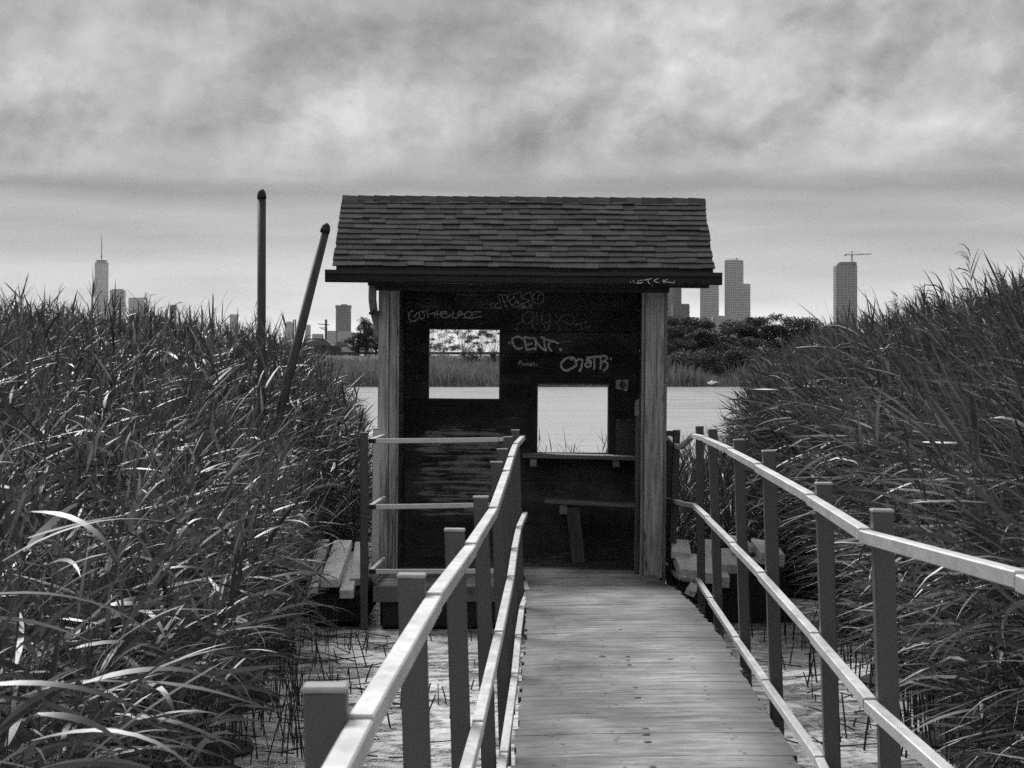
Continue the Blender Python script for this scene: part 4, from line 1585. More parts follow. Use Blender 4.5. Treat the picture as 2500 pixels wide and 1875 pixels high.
br = Bulk()
x, y = scatter(1.6, 9.0, 7.6, 34, 16800, lambda x, y: (x > right_edge(y)) & (x < 0.235 * y + 1.1))
Hh = right_height(x, y)
d_edge = x - right_edge(y)
lean = np.stack([-(rng.normal(.09, .09, len(x)) + .24 * np.exp(-d_edge / .8) * np.clip((y - 9) / 8, .35, 1)), rng.normal(-.05, .08, len(x))], 1)
Hh = np.maximum(.5, cap_height(Hh, x, y, lean[:, 0], RPROF)) * rng.uniform(.74, 1.03, len(x)) * np.where(rng.uniform(0, 1, len(x)) < .06, 1.06, 1.0)
near = y < 12.5
edge_ = (~near) & (d_edge < .9)
deep = (~near) & (~edge_)
grow_reeds(br, x[near], y[near], np.zeros(near.sum()), Hh[near], lean[near], R(184), 1.3, nseg=6, nleaf=10, leafl=(.26, .54), leafw=(.015, .033), plume=.03, spread=(-.30, .80), dr=(-.1, .8))
grow_reeds(br, x[edge_], y[edge_], np.zeros(edge_.sum()), Hh[edge_], lean[edge_], R(182), 1.4, nseg=4, nleaf=12, leafl=(.24, .52), leafw=(.013, .031), plume=.04, spread=(-.35, .80), dr=(-.1, .8), low=.18)
grow_reeds(br, x[deep], y[deep], np.zeros(deep.sum()), Hh[deep], lean[deep], R(182), 1.2, nseg=4, nleaf=10, leafl=(.22, .50), leafw=(.013, .031), plume=.15, spread=(-.30, .95), dr=(-.1, .8), low=.45)
emergents(br, 130, 1820, 2750, RPROF, R(175), .5, right_edge, 1)
tag(br.build('reed_bed', M['reed']), 'dense wind-bent reed bed filling the right side of the marsh', 'reeds', kind='stuff')

# dark dead-leaf sheet added under both beds to cut bounce and deepen shade
M['litter_shade'] = mat_plain('leaf_litter_shade', 0.03, rough=.95, var=.6, scale=9, bump=.6)


def litter_shade(edge_fn, far_x, sgn, name):
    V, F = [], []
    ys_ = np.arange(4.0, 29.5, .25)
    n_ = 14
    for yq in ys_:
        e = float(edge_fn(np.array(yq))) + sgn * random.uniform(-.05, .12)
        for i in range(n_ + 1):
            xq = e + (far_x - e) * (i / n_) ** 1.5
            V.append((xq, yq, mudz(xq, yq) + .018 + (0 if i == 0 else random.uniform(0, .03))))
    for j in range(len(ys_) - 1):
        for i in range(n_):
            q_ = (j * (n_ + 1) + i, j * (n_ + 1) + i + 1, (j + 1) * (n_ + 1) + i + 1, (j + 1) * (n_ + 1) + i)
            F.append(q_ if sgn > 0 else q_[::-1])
    return tag(mesh_obj(name, V, F, M['litter_shade'], None, True), kind='structure')


litter_shade(left_edge, -15.5, -1, 'ground_litter_shade')
litter_shade(right_edge, 15.5, 1, 'ground_litter_shade')

# low reeds behind the hut
bb_ = Bulk()
x, y = scatter(1.35, 3.4, 20.8, 25, 1500, lambda x, y: x > 1.3)
Hh = rng.uniform(.75, 1.25, len(x)) * np.interp(x, [1.3, 2.3, 3.2], [.9, 1.05, 1.5])
lean = np.stack([rng.normal(-.05, .12, len(x)), rng.normal(0, .1, len(x))], 1)
grow_reeds(bb_, x, y, np.full(len(x), -.05), Hh, lean, R(180), .4, leafl=(.18, .36), leafw=(.011, .02), nleaf=7, nseg=4, plume=0, low=.15)
x, y = scatter(-.1, 1.2, 22.0, 23.2, 22, lambda x, y: x > -1)
Hh = rng.uniform(1.05, 1.38, len(x))
lean = np.stack([rng.normal(0, .16, len(x)), rng.normal(0, .1, len(x))], 1)
grow_reeds(bb_, x, y, np.full(len(x), -.05), Hh, lean, R(180), .2, leafl=(.18, .34), leafw=(.010, .018), nleaf=5, nseg=4, plume=0, low=.3)
tag(bb_.build('reed_bed', M['reed']), 'short young reeds standing in the water behind the hut', 'reeds', kind='stuff')

# stubble of broken stems standing in the mud, and fallen stalks
st_ = MB()


def stub(x, y, h, lx, ly, r):
    st_.tube([(x, y, -.02), (x + lx * h * .5, y + ly * h * .5, h * .5), (x + lx * h, y + ly * h, h)], [r, r * .95, r * .8], 5)


for _ in range(240):
    y = random.uniform(12.2, 18.2)
    x = float(left_edge(np.array(y))) + abs(random.gauss(0, .32)) + random.uniform(-.25, .05)
    if x > -.75:
        continue
    stub(x, y, random.choice([.06, .1, .16, .22, .3, .38]) * random.uniform(.7, 1.2), random.gauss(0, .16), random.gauss(0, .1), random.uniform(.0025, .0055))
for _ in range(190):
    y = random.uniform(12.2, 18.0)
    x = float(right_edge(np.array(y))) - abs(random.gauss(0, .30)) + random.uniform(-.05, .3)
    if x < 1.42:
        continue
    stub(x, y, random.choice([.06, .1, .15, .2, .3]) * random.uniform(.7, 1.2), random.gauss(0, .15), random.gauss(0, .1), random.uniform(.0035, .007))
for _ in range(46):
    y = random.uniform(12.4, 17.8)
    x = random.uniform(-1.3, -.25)
    stub(x, y, random.uniform(.04, .16), random.gauss(0, .25), random.gauss(0, .2), random.uniform(.003, .006))
for _ in range(110):       # fallen stalks
    y = random.uniform(12.2, 18.0)
    x = (float(left_edge(np.array(y))) + random.uniform(-.2, .9)) if random.random() < .6 else (float(right_edge(np.array(y))) - random.uniform(-.2, .6))
    a = random.uniform(-.5, .5) + (math.pi if random.random() < .5 else 0)
    L_ = random.uniform(.08, .40)
    st_.tube([(x, y, .02), (x + math.cos(a) * L_, y + math.sin(a) * L_, random.uniform(.02, .08))], [.005, .003], 5)
tag(st_.build('reed_stubble', M['stub']), 'broken dark reed stubs standing in the pale mud', 'reed stubble', kind='stuff')

# nearest reeds, bottom left: each plant is a thing with its stem and leaves
FGRP = 'nearest reed plants at the lower left'
spots = [(-1.24, 5.2, 1.20, .10), (-1.32, 5.5, 1.46, .05), (-1.36, 5.9, 1.26, .14), (-1.46, 6.2, 1.60, .04), (-1.36, 6.4, 1.16, .16), (-1.54, 6.7, 1.66, .06),
         (-1.44, 7.0, 1.30, .15), (-1.64, 7.4, 1.70, .08), (-1.48, 7.8, 1.30, .16), (-1.52, 8.4, 1.40, .16)]
order = sorted(range(len(spots)), key=lambda q: CX + FPX * spots[q][0] / spots[q][1])
ordw = ['leftmost', 'second from left', 'third from left', 'fourth from left', 'fifth from left', 'sixth from left', 'seventh from left', 'eighth from left', 'ninth from left', 'rightmost']
lab = [None] * len(spots)
for q, idx in enumerate(order):
    lab[idx] = 'broad-leaved near reed at the lower left, ' + ordw[q] + ' of the ten nearest plants'


def strip_mesh(name, V, T, shade, mat, parent, off):
    b_ = Bulk()
    b_.add(V - np.array(off)[None, None], T, np.array([shade]))
    o = b_.build(name, mat, parent)
    return o


for i, (fx, fy, fh, fl) in enumerate(spots):
    root = empty('reed_plant', (fx, fy, 0), lab[i], 'reed', FGRP)
    base = np.array([[fx, fy, 0.0]])
    ln_ = np.array([[fl, -.04]])
    H_ = np.array([fh])
    V, T = stems_np(base, H_, ln_, np.array([.0065]), 6)
    strip_mesh('stem', V, T, .7, M['reed'], root, (fx, fy, 0))
    nl = 13
    for k in range(nl):
        s = np.array([.42 + .58 * (k + random.random() * .6) / nl])
        p = stem_points(base, H_, ln_, s)
        az = np.array([random.gauss(-.2, .8) + (math.pi * .85 if random.random() < .25 else 0)])
        V, T = leaves_np(p, az, np.array([random.uniform(-.1, .95)]), np.array([random.uniform(.30, .58)]), np.array([random.uniform(.022, .036)]),
                         np.array([random.uniform(.15, 1.1)]), np.array([random.gauss(0, .7)]), 9, np.array([random.gauss(0, .4)]))
        strip_mesh('leaf', V, T, random.uniform(.35, .8) * (1.8 if random.random() < .08 else 1), M['reed'], root, (fx, fy, 0))

# ------------------------------------------------------------------ far shore
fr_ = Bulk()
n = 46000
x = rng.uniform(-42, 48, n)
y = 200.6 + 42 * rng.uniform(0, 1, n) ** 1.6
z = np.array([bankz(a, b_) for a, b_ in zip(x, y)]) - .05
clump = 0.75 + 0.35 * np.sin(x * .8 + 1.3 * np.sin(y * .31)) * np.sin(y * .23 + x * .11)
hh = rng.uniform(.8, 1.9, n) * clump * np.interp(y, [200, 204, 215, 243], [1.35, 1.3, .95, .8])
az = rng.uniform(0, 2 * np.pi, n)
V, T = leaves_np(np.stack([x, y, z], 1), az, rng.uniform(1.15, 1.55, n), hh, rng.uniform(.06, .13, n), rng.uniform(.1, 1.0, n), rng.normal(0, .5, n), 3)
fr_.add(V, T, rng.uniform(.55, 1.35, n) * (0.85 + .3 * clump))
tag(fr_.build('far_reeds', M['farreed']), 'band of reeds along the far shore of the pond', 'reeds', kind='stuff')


def tree(px, ytop, wpx, D, kind, label, nleaf=2600, leaf=.20, bottom=None):
    """small shore tree: tapered trunk, limbs, leaf clumps round the limb ends"""
    top_ = P(px, ytop, D)
    gz = bankz(top_.x, D) - .1
    Ht = top_.z - gz
    Wd = wpx * D / FPX
    root = empty('shore_tree' if kind != 'shrub' else 'shore_shrub', (top_.x, D, gz), label, 'tree' if kind != 'shrub' else 'shrub', 'trees on the far shore')
    m_ = MB()
    ends = []
    tr_h = Ht * {'dense': .18, 'feather': .12, 'shrub': .12}[kind]
    bend = random.uniform(-.2, .2)
    m_.tube([(0, 0, 0), (bend * .5, 0, tr_h * .5), (bend, 0, tr_h)], [.10, .08, .06], 7)
    nl = {'dense': 30, 'feather': 30, 'shrub': 16}[kind]
    thin = .4 if kind == 'feather' else 1.0
    for k in range(nl):
        a = random.uniform(0, 6.283)
        u = random.uniform(.12, 1) ** .7
        hz = tr_h + (Ht - tr_h) * random.uniform(.08, .96)
        rad = Wd / 2 * math.sqrt(max(.05, 1 - ((hz / Ht - .55) / .55) ** 2)) * u
        e = Vector((bend + math.cos(a) * rad, math.sin(a) * rad, hz))
        m0 = Vector((bend, 0, tr_h * random.uniform(.5, 1.0)))
        mid_ = m0.lerp(e, .55) + Vector((0, 0, -.08 * Ht))
        m_.tube([m0, mid_, e], [.045 * thin, .028 * thin, .008], 5)
        ends.append(e)
    m_.build('trunk', M['bark'], root, True)
    b_ = Bulk()
    per = nleaf // len(ends)
    for e in ends:
        r_ = Wd * ({'dense': .19, 'feather': .11, 'shrub': .22}[kind]) * random.uniform(.7, 1.25)
        u = rng.normal(0, 1, (per, 3))
        u /= np.linalg.norm(u, axis=1)[:, None]
        rr = rng.uniform(0, 1, per) ** .45
        c = np.array(e) + u * (rr * r_)[:, None] * np.array([1.15, 1.0, .62])
        L_ = rng.uniform(.6, 1.35, per) * leaf
        V, T = leaves_np(c, rng.uniform(0, 6.283, per), rng.uniform(-.3, .8, per), L_, L_ * .55, rng.uniform(0, .8, per), rng.normal(0, .9, per), 2)
        b_.add(V, T, rng.uniform(.6, 1.3, per) * random.uniform(.75, 1.2))
    b_.build('crown', M['palleaf'] if kind == 'feather' else M['leaf'], root, False)
    return root


RT = [(1638, 786, 74, 214, 'dense', 'dark rounded shore tree touching the right hut post'), (1684, 788, 92, 216, 'dense', 'broad dark shore tree just right of the hut'),
      (1716, 812, 60, 212, 'dense', 'low dark tree right of the broad shore tree'), (1752, 836, 62, 215, 'dense', 'small dark tree below the paired grid towers'),
      (1800, 796, 86, 217, 'dense', 'spreading tree in front of the tallest grid tower'), (1846, 788, 66, 219, 'dense', 'upright leafy tree right of the tallest grid tower'),
      (1898, 780, 80, 216, 'dense', 'dark tree partly hidden behind the right reeds'), (1955, 792, 90, 217, 'dense', 'dark tree mostly hidden behind the right reeds, below the crane tower'),
      (2020, 800, 90, 217, 'dense', 'tree behind the right reeds at the foot of the crane tower')]
for px, yt, wp, D, kd, lb in RT:
    tree(px, yt - 10, wp * 1.2, D, kd, lb, 7500, .26)
SH = [(1632, 838, 60, 211, 'dark shrub hugging the right hut post on the far shore'), (1668, 832, 70, 211, 'dark shrub filling the gap below the broad shore tree'), (1735, 846, 70, 211, 'dark shrub below the small tree right of the hut'), (1778, 838, 70, 212, 'dark shrub under the spreading tree'), (1830, 830, 80, 212, 'dark shrub under the upright leafy tree'), (1648, 868, 80, 206, 'low dark shrub at the far waterline beside the hut'), (1700, 858, 84, 207, 'rounded shrub at the far waterline right of the hut'), (1752, 866, 70, 206, 'low shrub on the far shore below the small tree'),
      (1798, 856, 80, 207, 'shrub on the far shore left of the reed tips'), (1850, 850, 90, 207, 'shrub on the far shore half hidden by reed tips'), (1905, 850, 90, 208, 'shrub on the far shore behind the right reeds')]
for px, yt, wp, D, lb in SH:
    tree(px, yt, wp * 1.2, D, 'shrub', lb, 3600, .20)
WT = [(1052, 742, 96, 250, 'pale leafy tree at the left edge of the left window view'), (1086, 752, 84, 253, 'feathery tree second from left in the window view'), (1134, 738, 80, 250, 'taller thin tree in the middle of the window view'),
      (1172, 745, 70, 254, 'thin many-stemmed tree right of the window centre'), (1206, 738, 92, 251, 'pale leafy tree at the right edge of the left window view')]
for px, yt, wp, D, lb in WT:
    tree(px, yt, wp, D, 'feather', lb, 2600, .20)
tree(1150, 852, 50, 232, 'shrub', 'dark shrub on the bank seen low in the left window', 1500, .18)
tree(1206, 860, 40, 230, 'shrub', 'small shrub on the bank at the right of the left window', 1200, .18)
tree(893, 777, 54, 258, 'dense', 'small dark tree left of the hut by the downspout', 3200, .24)
tree(872, 812, 44, 259, 'dense', 'low bushy tree left of the small dark tree by the hut', 2200, .24)
tree(918, 800, 44, 257, 'dense', 'dark tree partly hidden by the left hut post', 1400, .22)
tree(850, 824, 34, 283, 'dense', 'low tree on the road verge below the dark block tower', 1200, .22)
tree(836, 832, 30, 284, 'shrub', 'small shrub on the road verge beside the pale car', 900, .22)
tree(870, 832, 40, 284, 'shrub', 'roadside shrub between the pale car and the hut', 900, .22)

# guard rail along the far road
gr = empty('guard_rail', (0, 262.6, 2.86), 'long low guard rail along the far road embankment', 'guard rail')
m_ = MB()
m_.bar([(-70, 0, .28), (40, 0, .28)], .06, .30, .02)
m_.build('beam', mat_plain('guard_rail_steel', .04, rough=.6), gr)
for i in range(28):
    m_ = MB()
    m_.box((-.06, -.05, 0), (.06, .05, .40))
    m_.build('post', M['bark'], gr).location = (-68 + i * 4, .09, 0)

# ------------------------------------------------------------------ vehicles on the far road
M['carpaint'] = mat_plain('dark_car_paint', .02, rough=.25, var=.1, spec=.6)
M['carpale'] = mat_plain('pale_car_paint', .55, rough=.3, var=.1, spec=.6)
M['glass'] = mat_plain('car_glass', .02, rough=.1, var=.1, spec=.8)
M['tyre'] = mat_plain('tyre_rubber', .02, rough=.9, var=.2)


def vehicle(name, loc, prof_lo, prof_hi, wid, mat, label, cat, wheels):
    """side profile swept across the width; profile runs along x"""
    root = empty(name, loc, label, cat)
    n = len(prof_lo)
    V = []
    for s, ins in ((-1, 0), (-1, 1), (1, 1), (1, 0)):
        pass
    m_ = MB()
    pts = prof_lo
    V = [(a, -wid / 2, b_) for a, b_ in pts] + [(a, wid / 2, b_) for a, b_ in pts]
    F = [tuple(range(n)), tuple(range(2 * n - 1, n - 1, -1))] + [(i, n + i, n + (i + 1) % n, (i + 1) % n) for i in range(n)]
    m_.raw(V, F)
    m_.build('body', mat, root)
    m_ = MB()
    n2 = len(prof_hi)
    V = [(a, -wid / 2 * .86, b_) for a, b_ in prof_hi] + [(a, wid / 2 * .86, b_) for a, b_ in prof_hi]
    F = [tuple(range(n2)), tuple(range(2 * n2 - 1, n2 - 1, -1))] + [(i, n2 + i, n2 + (i + 1) % n2, (i + 1) % n2) for i in range(n2)]
    m_.raw(V, F)
    cab = m_.build('cabin', mat, root)
    # windows
    cxm = sum(a for a, _ in prof_hi) / n2
    lo = min(b_ for _, b_ in prof_hi)
    hi = max(b_ for _, b_ in prof_hi)
    for side in (-1, 1):
        m_ = MB()
        q = [(cxm + (a - cxm) * .88, side * (wid / 2 * .86 + .004), lo + .06 + (b_ - lo) * .84) for a, b_ in prof_hi]
        m_.raw(q, [tuple(range(n2)) if side < 0 else tuple(range(n2 - 1, -1, -1))])
        m_.build('window', M['glass'], cab)
    for wx in wheels:
        for side in (-1, 1):
            m_ = MB()
            m_.tube([(wx, side * (wid / 2 - .2), .34), (wx, side * (wid / 2 + .01), .34)], .34, 14)
            m_.build('wheel', M['tyre'], root)
    return root


RZ = 2.89
vehicle('parked_van', (P(785, 0, 268).x, 268, RZ), [(-2.3, .35), (2.2, .35), (2.3, .7), (2.2, 1.02), (1.3, 1.15), (-2.2, 1.2), (-2.35, .9)],
        [(-2.2, 1.16), (1.25, 1.12), (.45, 1.92), (-.2, 1.98), (-1.9, 1.96)], 1.9, M['carpaint'], 'dark van on the far road between the tilted pile and the hut', 'van', (-1.4, 1.4))
vehicle('parked_car', (P(845, 0, 272).x, 272, RZ), [(-2.2, .3), (2.1, .3), (2.2, .6), (2.0, .85), (1.0, .95), (-2.0, .98), (-2.25, .7)],
        [(-1.7, .95), (.95, .93), (.2, 1.40), (-1.0, 1.42)], 1.75, M['carpale'], 'pale low car on the far road just right of the dark van', 'car', (-1.35, 1.35))

# utility pole and twin chimneys
up = empty('utility_pole', (P(796, 0, 420).x, 420, 0), 'thin utility pole with cross arm left of the dark block tower', 'utility pole')
m_ = MB()
m_.tube([(0, 0, -.5), (0, 0, P(0, 780, 420).z)], [.28, .2], 8)
m_.build('shaft', M['bark'], up)
m_ = MB()
m_.bar([(-1.4, 0, P(0, 791, 420).z), (.6, 0, P(0, 793, 420).z)], .15, .15, .01)
m_.build('cross_arm', M['bark'], up)
for q in (0, 1):
    m_ = MB()
    zc = P(0, 800 + 6 * q, 420).z
    m_.tube([(0, 0, zc), (-1.2, 0, zc + .5 * q), (-5, 60, zc + .8), (-9, 120, zc + 1.0)], .035, 4)
    m_.build('wire', M['black'], up)
for i, px in enumerate((717, 721.5)):
    ch = MB()
    z1 = P(0, 780, 2600).z
    ch.tube([(0, 0, 0), (0, 0, z1)], [1.0, .75], 12)
    o = ch.build('chimney', mat_plain('chimney_grey', .08, rough=.9))
    o.location = (P(px, 0, 2600).x, 2600, 0)
    tag(o, ['left one of two thin dark chimneys beside the tilted pile', 'right one of two thin dark chimneys beside the tilted pile'][i], 'chimney', 'thin chimneys')

# ------------------------------------------------------------------ skyline


def mat_facade(name, wall, glass, cw, ch, mortar=.25, rough=.5):
    m, t, b = new_mat(name)
    uv = t.add('ShaderNodeUVMap')
    br_ = t.add('ShaderNodeTexBrick')
    br_.offset = 0.0
    t.put(br_.inputs['Vector'], uv.outputs[0])
    br_.inputs['Color1'].default_value = (glass, glass, glass, 1)
    br_.inputs['Color2'].default_value = (glass * 1.5, glass * 1.5, glass * 1.5, 1)
    br_.inputs['Mortar'].default_value = (wall, wall, wall, 1)
    br_.inputs['Scale'].default_value = 1.0
    br_.inputs['Brick Width'].default_value = cw
    br_.inputs['Row Height'].default_value = ch
    br_.inputs['Mortar Size'].default_value = min(cw, ch) * mortar
    br_.inputs['Mortar Smooth'].default_value = 0.1
    t.l.new(br_.outputs['Color'], b.inputs['Base Color'])
    b.inputs['Metallic'].default_value = 0.7 if name == 'tower_glass' else 0.0
    b.inputs['Roughness'].default_value = rough
    return m


def prism(name, parent, loops, mat):
    """loops: list of (list of xy, z) from bottom to top, same count; side UVs in metres"""
    n = len(loops[0][0])
    V = [(x, y, z) for pts, z in loops for x, y in pts]
    F = []
    for i in range(len(loops) - 1):
        for k in range(n):
            k2 = (k + 1) % n
            F.append((i * n + k, i * n + k2, (i + 1) * n + k2, (i + 1) * n + k))
    F.append(tuple((len(loops) - 1) * n + k for k in range(n)))
    o = mesh_obj(name, V, F, mat, parent)
    uvl = o.data.uv_layers.new(name='UVMap')
    for p in o.data.polygons:
        if p.index == len(F) - 1:
            for li in p.loop_indices:
                uvl.data[li].uv = (0.1, 0.1)
            continue
        k = p.index % n
        a = Vector(V[F[p.index][0]])
        e = (Vector(V[F[p.index][1]]) - a)
        e.z = 0
        e.normalize()
        for li in p.loop_indices:
            v = Vector(V[o.data.loops[li].vertex_index])
            uvl.data[li].uv = ((v - a).dot(e), v.z)
    return o


def rect(cx, cy, w_, d_, yaw):
    c, s = math.cos(yaw), math.sin(yaw)
    return [(cx + x * c - y * s, cy + x * s + y * c) for x, y in ((-w_ / 2, -d_ / 2), (w_ / 2, -d_ / 2), (w_ / 2, d_ / 2), (-w_ / 2, d_ / 2))]


def block(px0, px1, ytop, D, mat, label, name='office_tower', yaw=0.0, crown=None, parts=None, depth=None, group='skyline buildings'):
    """rectangular tower whose outline spans px0..px1 from the eye, roof at ytop"""
    c0, c1 = P(px0, ytop, D), P(px1, ytop, D)
    wproj = c1.x - c0.x
    k = abs(math.cos(yaw)) + abs(math.sin(yaw)) * (depth or 1.0)
    w_ = wproj / k
    root = empty(name, ((c0.x + c1.x) / 2, D, 0), label, 'building', group)
    prism('shaft', root, [(rect(0, 0, w_, w_ * (depth or 1.0), yaw), -.5), (rect(0, 0, w_, w_ * (depth or 1.0), yaw), c0.z)], mat)
    prism('roof_parapet', root, [(rect(0, 0, w_ * .9, w_ * .9 * (depth or 1.0), yaw), c0.z + .01), (rect(0, 0, w_ * .9, w_ * .9 * (depth or 1.0), yaw), c0.z + wproj * .02)], mat)
    if crown:
        yc, fr0, fr1 = crown
        z1 = P(0, yc, D).z
        xm = (fr0 + fr1) / 2 * wproj - wproj / 2
        prism('roof_plant', root, [(rect(xm, 0, wproj * (fr1 - fr0), w_ * .5, 0), c0.z), (rect(xm, 0, wproj * (fr1 - fr0), w_ * .5, 0), z1)], mat)
    return root


F1 = mat_facade('grid_facade', .36, .03, 5.4, 5.4, .22)
F2 = mat_facade('dark_glass_facade', .10, .035, 40, 4.0, .12, .35)
F3 = mat_facade('dark_band_facade', .08, .025, 50, 7.0, .15, .6)
F4 = mat_facade('panel_facade', .16, .07, 9, 14, .08, .5)
F5 = mat_facade('pale_facade', .30, .14, 5, 4.5, .3, .7)
F6 = mat_facade('site_facade', .20, .04, 9, 6.4, .2, .6)
F7 = mat_facade('dark_panel_facade', .05, .025, 7, 30, .06, .5)

# spired glass skyscraper: square base twisting to a square roof turned 45 degrees
D = 10900
s0 = P(248, 0, D)
root = empty('glass_skyscraper', (s0.x, D, 0), 'tapering glass skyscraper with a tall thin spire above the left reeds', 'skyscraper', 'skyline buildings')
half = 40 * D / FPX / 2
zt = P(0, 643, D).z
yaw = R(22)
base8, top8 = [], []
hb_ = half * .84
for k in range(4):
    a = yaw + math.pi / 2 * k
    corner = (math.cos(a + math.pi / 4) * hb_ * 1.414, math.sin(a + math.pi / 4) * hb_ * 1.414)
    midp = (math.cos(a + math.pi / 2) * hb_, math.sin(a + math.pi / 2) * hb_)
    base8 += [corner, midp]
    # at the top the corners have receded to the line between mids
    base_r = hb_ * 1.02
    top8 += [((math.cos(a) + math.cos(a + math.pi / 2)) * base_r / 2, (math.sin(a) + math.sin(a + math.pi / 2)) * base_r / 2), (math.cos(a + math.pi / 2) * base_r, math.sin(a + math.pi / 2) * base_r)]
ms = .45
mid8 = [((1 - ms) * a[0] + ms * b_[0], (1 - ms) * a[1] + ms * b_[1]) for a, b_ in zip(base8, top8)]
prism('shaft', root, [(base8, -.5), (mid8, zt * .5), (top8, zt)], mat_facade('tower_glass', .26, .20, 60, 16, .10, .22))
m_ = MB()
m_.tube([(0, 0, zt), (0, 0, zt + 4)], [half * .86, half * .80], 24)
m_.tube([(0, 0, zt + 4.01), (0, 0, zt + 10), (0, 0, zt + 10.1), (0, 0, zt + 15)], [half * .60, half * .60, half * .69, half * .69], 24)
m_.build('roof_parapet', M['bolt'], root)
m_ = MB()
m_.tube([(0, 0, zt), (0, 0, zt + 30), (0, 0, zt + 32), (0, 0, zt + 36), (0, 0, zt + 38), (0, 0, zt + 90), (0, 0, P(0, 568, D).z)], [3.0, 2.6, 4.5, 4.5, 2.4, 2.0, .7], 8)
m_.build('spire', mat_plain('spire_steel', .06, rough=.6), root)

block(271, 304, 709, 10700, mat_facade('mid_glass', .14, .09, 50, 5, .2), 'mid-grey block tower right beside the spired skyscraper', crown=(706, .1, .9))
block(317, 358, 728, 10400, F5, 'pale flat-topped tower half hidden by the left reed tips')
block(415, 430, 745, 8200, F3, 'narrow dark tower just above the left reed tips')
block(380, 398, 770, 9000, F5, 'low pale block behind the left reeds near the narrow dark tower')
block(562, 582, 768, 9000, F5, 'pale rounded block left of the upright pile')
block(696, 716, 788, 8000, F5, 'pale stepped tower left of the twin chimneys', crown=(785, .2, .8))
block(746, 758, 793, 8000, F5, 'slim pale tower behind the tilted pile')
block(763, 789, 816, 6000, F5, 'low pale building between the tilted pile and utility pole')
block(800, 820, 808, 6500, F5, 'low pale building left of the dark block tower')
dk = block(821, 856, 752, 6000, F3, 'dark banded block tower left of the hut', crown=(743, .35, .75))
z0_, z1_ = P(0, 752, 6000).z, P(0, 745.5, 6000).z
wv = (P(856, 0, 6000).x - P(820, 0, 6000).x)
prism('top_band', dk, [(rect(0, 0, wv * 1.03, wv * 1.03, 0), z0_), (rect(0, 0, wv * 1.03, wv * 1.03, 0), z1_)], F3)
block(826, 865, 812, 5900, F5, 'wide pale podium at the foot of the dark block tower', crown=(809, 0, .8))
block(889, 912, 803, 5000, F5, 'pale flat building behind the small tree left of the hut')

block(1709, 1755, 694, 5200, F1, 'grid-fronted tower below the right end of the gutter', yaw=R(45))
bt_ = block(1769, 1815, 636, 5250, F1, 'tallest grid-fronted tower right of the hut roof', yaw=R(45))
m_ = MB()
zr = P(0, 634, 5250).z
m_.bar([(-16, 0, zr + 1), (10, 0, zr + 2.2)], 1.2, 1.0, .1)
m_.tube([(6, 0, zr - 2), (6, 0, zr + 4)], 1.0, 6)
m_.build('roof_crane', M['bolt'], bt_)
block(1784, 1832, 694, 5080, F1, 'lower grid-fronted tower in front of the tallest one', yaw=R(45))
block(1718, 1742, 780, 4700, F4, 'low block at the foot of the paired grid towers, left part')
block(1738, 1790, 774, 4650, F5, 'wide pale block in front of the grid towers', crown=(771, .1, .55))
block(1626, 1646, 692, 4300, F4, 'tall panelled tower edge beside the right hut post')
block(1640, 1663, 690, 4350, F3, 'dark tall tower just right of the right hut post')
block(1641, 1682, 746, 4200, F7, 'dark panelled mid-height block right of the hut post', crown=(742, .0, 1.0))
block(1680, 1700, 781, 4250, F4, 'small stepped block between the panelled block and the grid towers', crown=(774, 0, .4))
ct = block(2038, 2089, 650, 5600, F6, 'unfinished tower with a crane on top above the right reeds')
zt = P(0, 650, 5600).z
w0 = P(2088, 0, 5600).x - P(2038, 0, 5600).x
prism('top_floors', ct, [(rect(w0 * .07, 0, w0 * .86, w0 * .86, 0), zt), (rect(w0 * .07, 0, w0 * .86, w0 * .86, 0), P(0, 643, 5600).z)], F3)
prism('top_floors', ct, [(rect(w0 * .10, 0, w0 * .78, w0 * .78, 0), P(0, 643, 5600).z), (rect(w0 * .10, 0, w0 * .78, w0 * .78, 0), P(0, 640, 5600).z)], F6)
tc_ = empty('tower_crane', (P(2080, 0, 5600).x, 5600, P(0, 640, 5600).z), 'tower crane with a long arm on the unfinished tower', 'crane')
zc = P(0, 640, 5600).z
S = 5600 / FPX
M['crane'] = mat_plain('crane_steel', .05, rough=.6)


def lattice(mb, a, b, w_, r_, n=8):
    a, b = Vector(a), Vector(b)
    d = (b - a).normalized()
    u = d.cross(Vector((0, 1, 0))).normalized() * w_ / 2
    v = Vector((0, 1, 0)) * w_ / 2
    cs = [u + v, u - v, -u - v, -u + v]
    for c in cs:
        mb.bar([a + c, b + c], r_, r_, r_ * .1)
    for i in range(n):
        p, q = a.lerp(b, i / n), a.lerp(b, (i + 1) / n)
        for k in range(4):
            mb.bar([p + cs[k], q + cs[(k + 1) % 4]], r_ * .7, r_ * .7, r_ * .05)


m_ = MB()
lattice(m_, (0, 0, 0), (0, 0, 15 * S), 3.2, .7, 6)
m_.build('mast', M['crane'], tc_)
m_ = MB()
lattice(m_, (0, 0, 15.2 * S), (0, 0, 27 * S), 1.6, .6, 5)
m_.build('apex', M['crane'], tc_)
m_ = MB()
lattice(m_, (2, 0, 18 * S), (47 * S, 0, 20 * S), 1.8, .7, 14)
m_.build('jib', M['crane'], tc_)
m_ = MB()
lattice(m_, (-2, 0, 18 * S), (-18 * S, 0, 18.5 * S), 1.8, .7, 6)
m_.box((-18 * S, -1.5, 14.8 * S), (-14 * S, 1.5, 18 * S))
m_.build('counter_jib', M['crane'], tc_)
m_ = MB()
m_.box((-1.8, -1.8, 13.5 * S), (1.8, 1.8, 17.5 * S))
m_.build('cab', M['crane'], tc_)
m_ = MB()
m_.bar([(0, 0, 26.5 * S), (26 * S, 0, 20 * S)], .35, .35, .02)
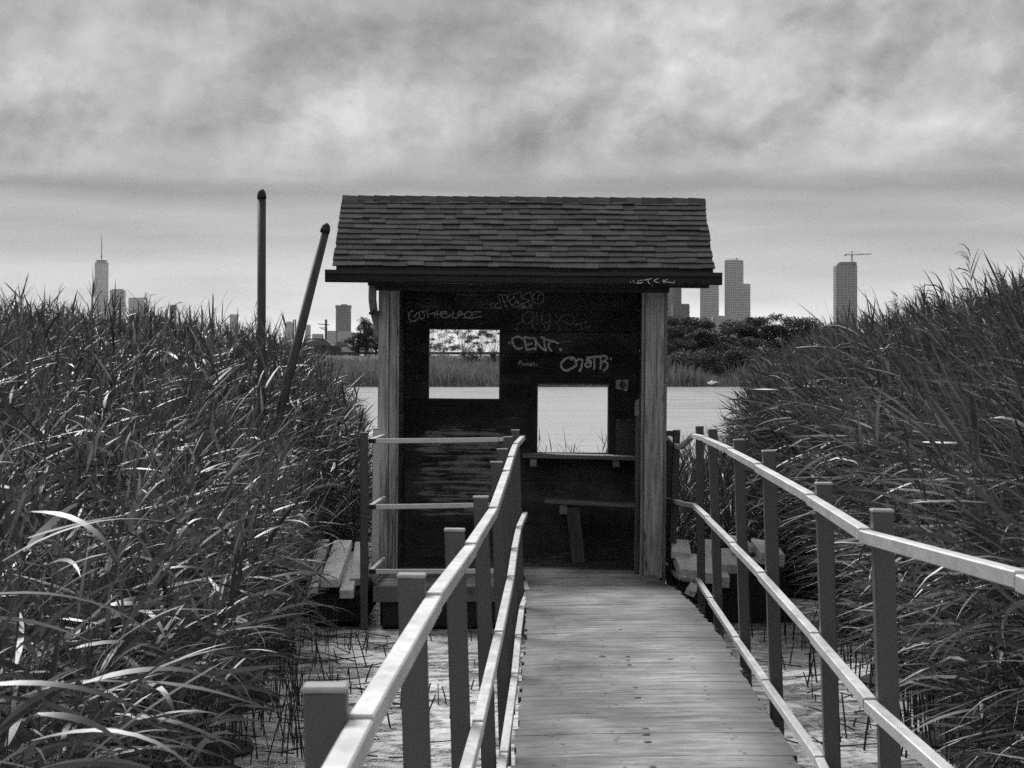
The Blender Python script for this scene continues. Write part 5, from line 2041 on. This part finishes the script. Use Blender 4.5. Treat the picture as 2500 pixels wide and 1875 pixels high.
m_.bar([(0, 0, 26.5 * S), (-15 * S, 0, 19 * S)], .35, .35, .02)
m_.build('tie_rods', M['crane'], tc_)

# ------------------------------------------------------------------ white bird low over the far waterline
bp_ = P(1738, 935, 197)
bird = empty('white_bird', bp_, 'small white bird gliding low over the far waterline right of the hut', 'bird')
bm = bmesh.new()
rings = [(-.42, .02, .0), (-.30, .07, .0), (-.10, .12, .0), (.10, .11, .01), (.24, .06, .04), (.34, .055, .08), (.40, .045, .09), (.52, .008, .07)]
vv = []
for xx, rr, zo in rings:
    vv.append([bm.verts.new((xx, rr * math.cos(6.2832 * k / 8), zo + rr * .9 * math.sin(6.2832 * k / 8))) for k in range(8)])
for i in range(len(vv) - 1):
    for k in range(8):
        bm.faces.new((vv[i][k], vv[i][(k + 1) % 8], vv[i + 1][(k + 1) % 8], vv[i + 1][k]))
me = bpy.data.meshes.new('body')
bm.to_mesh(me)
bm.free()
M['bird'] = mat_plain('white_plumage', .85, rough=.7, var=.08)
me.materials.append(M['bird'])
o = bpy.data.objects.new('body', me)
COL.objects.link(o)
o.parent = bird
for s in (-1, 1):
    m_ = MB()
    prof_ = [(.14, .06, .04), (.16, .35, .16), (.06, .70, .18), (-.04, .68, .175), (-.06, .35, .15), (-.10, .06, .03)]
    q = [(a, s * b_, c_) for a, b_, c_ in prof_]
    m_.raw(q + [(a, b_, c_ - .015) for a, b_, c_ in q], [(0, 1, 2, 3, 4, 5), (11, 10, 9, 8, 7, 6)] + [(i, 6 + i, 6 + (i + 1) % 6, (i + 1) % 6) for i in range(6)])
    m_.build('wing', M['bird'], bird)

# ------------------------------------------------------------------ haze
m, t, b = new_mat('haze_air')
m.node_tree.nodes.remove(b)
pv = t.add('ShaderNodeVolumePrincipled')
pv.inputs['Color'].default_value = (.97, .97, .97, 1)
pv.inputs['Density'].default_value = 2.2e-5
pv.inputs['Anisotropy'].default_value = 0.0
t.l.new(pv.outputs[0], m.node_tree.nodes['Material Output'].inputs['Volume'])
hz = MB()
hz.box((-13900, -290, -1.6), (13900, 14900, 640))
tag(hz.build('haze', m), kind='stuff')
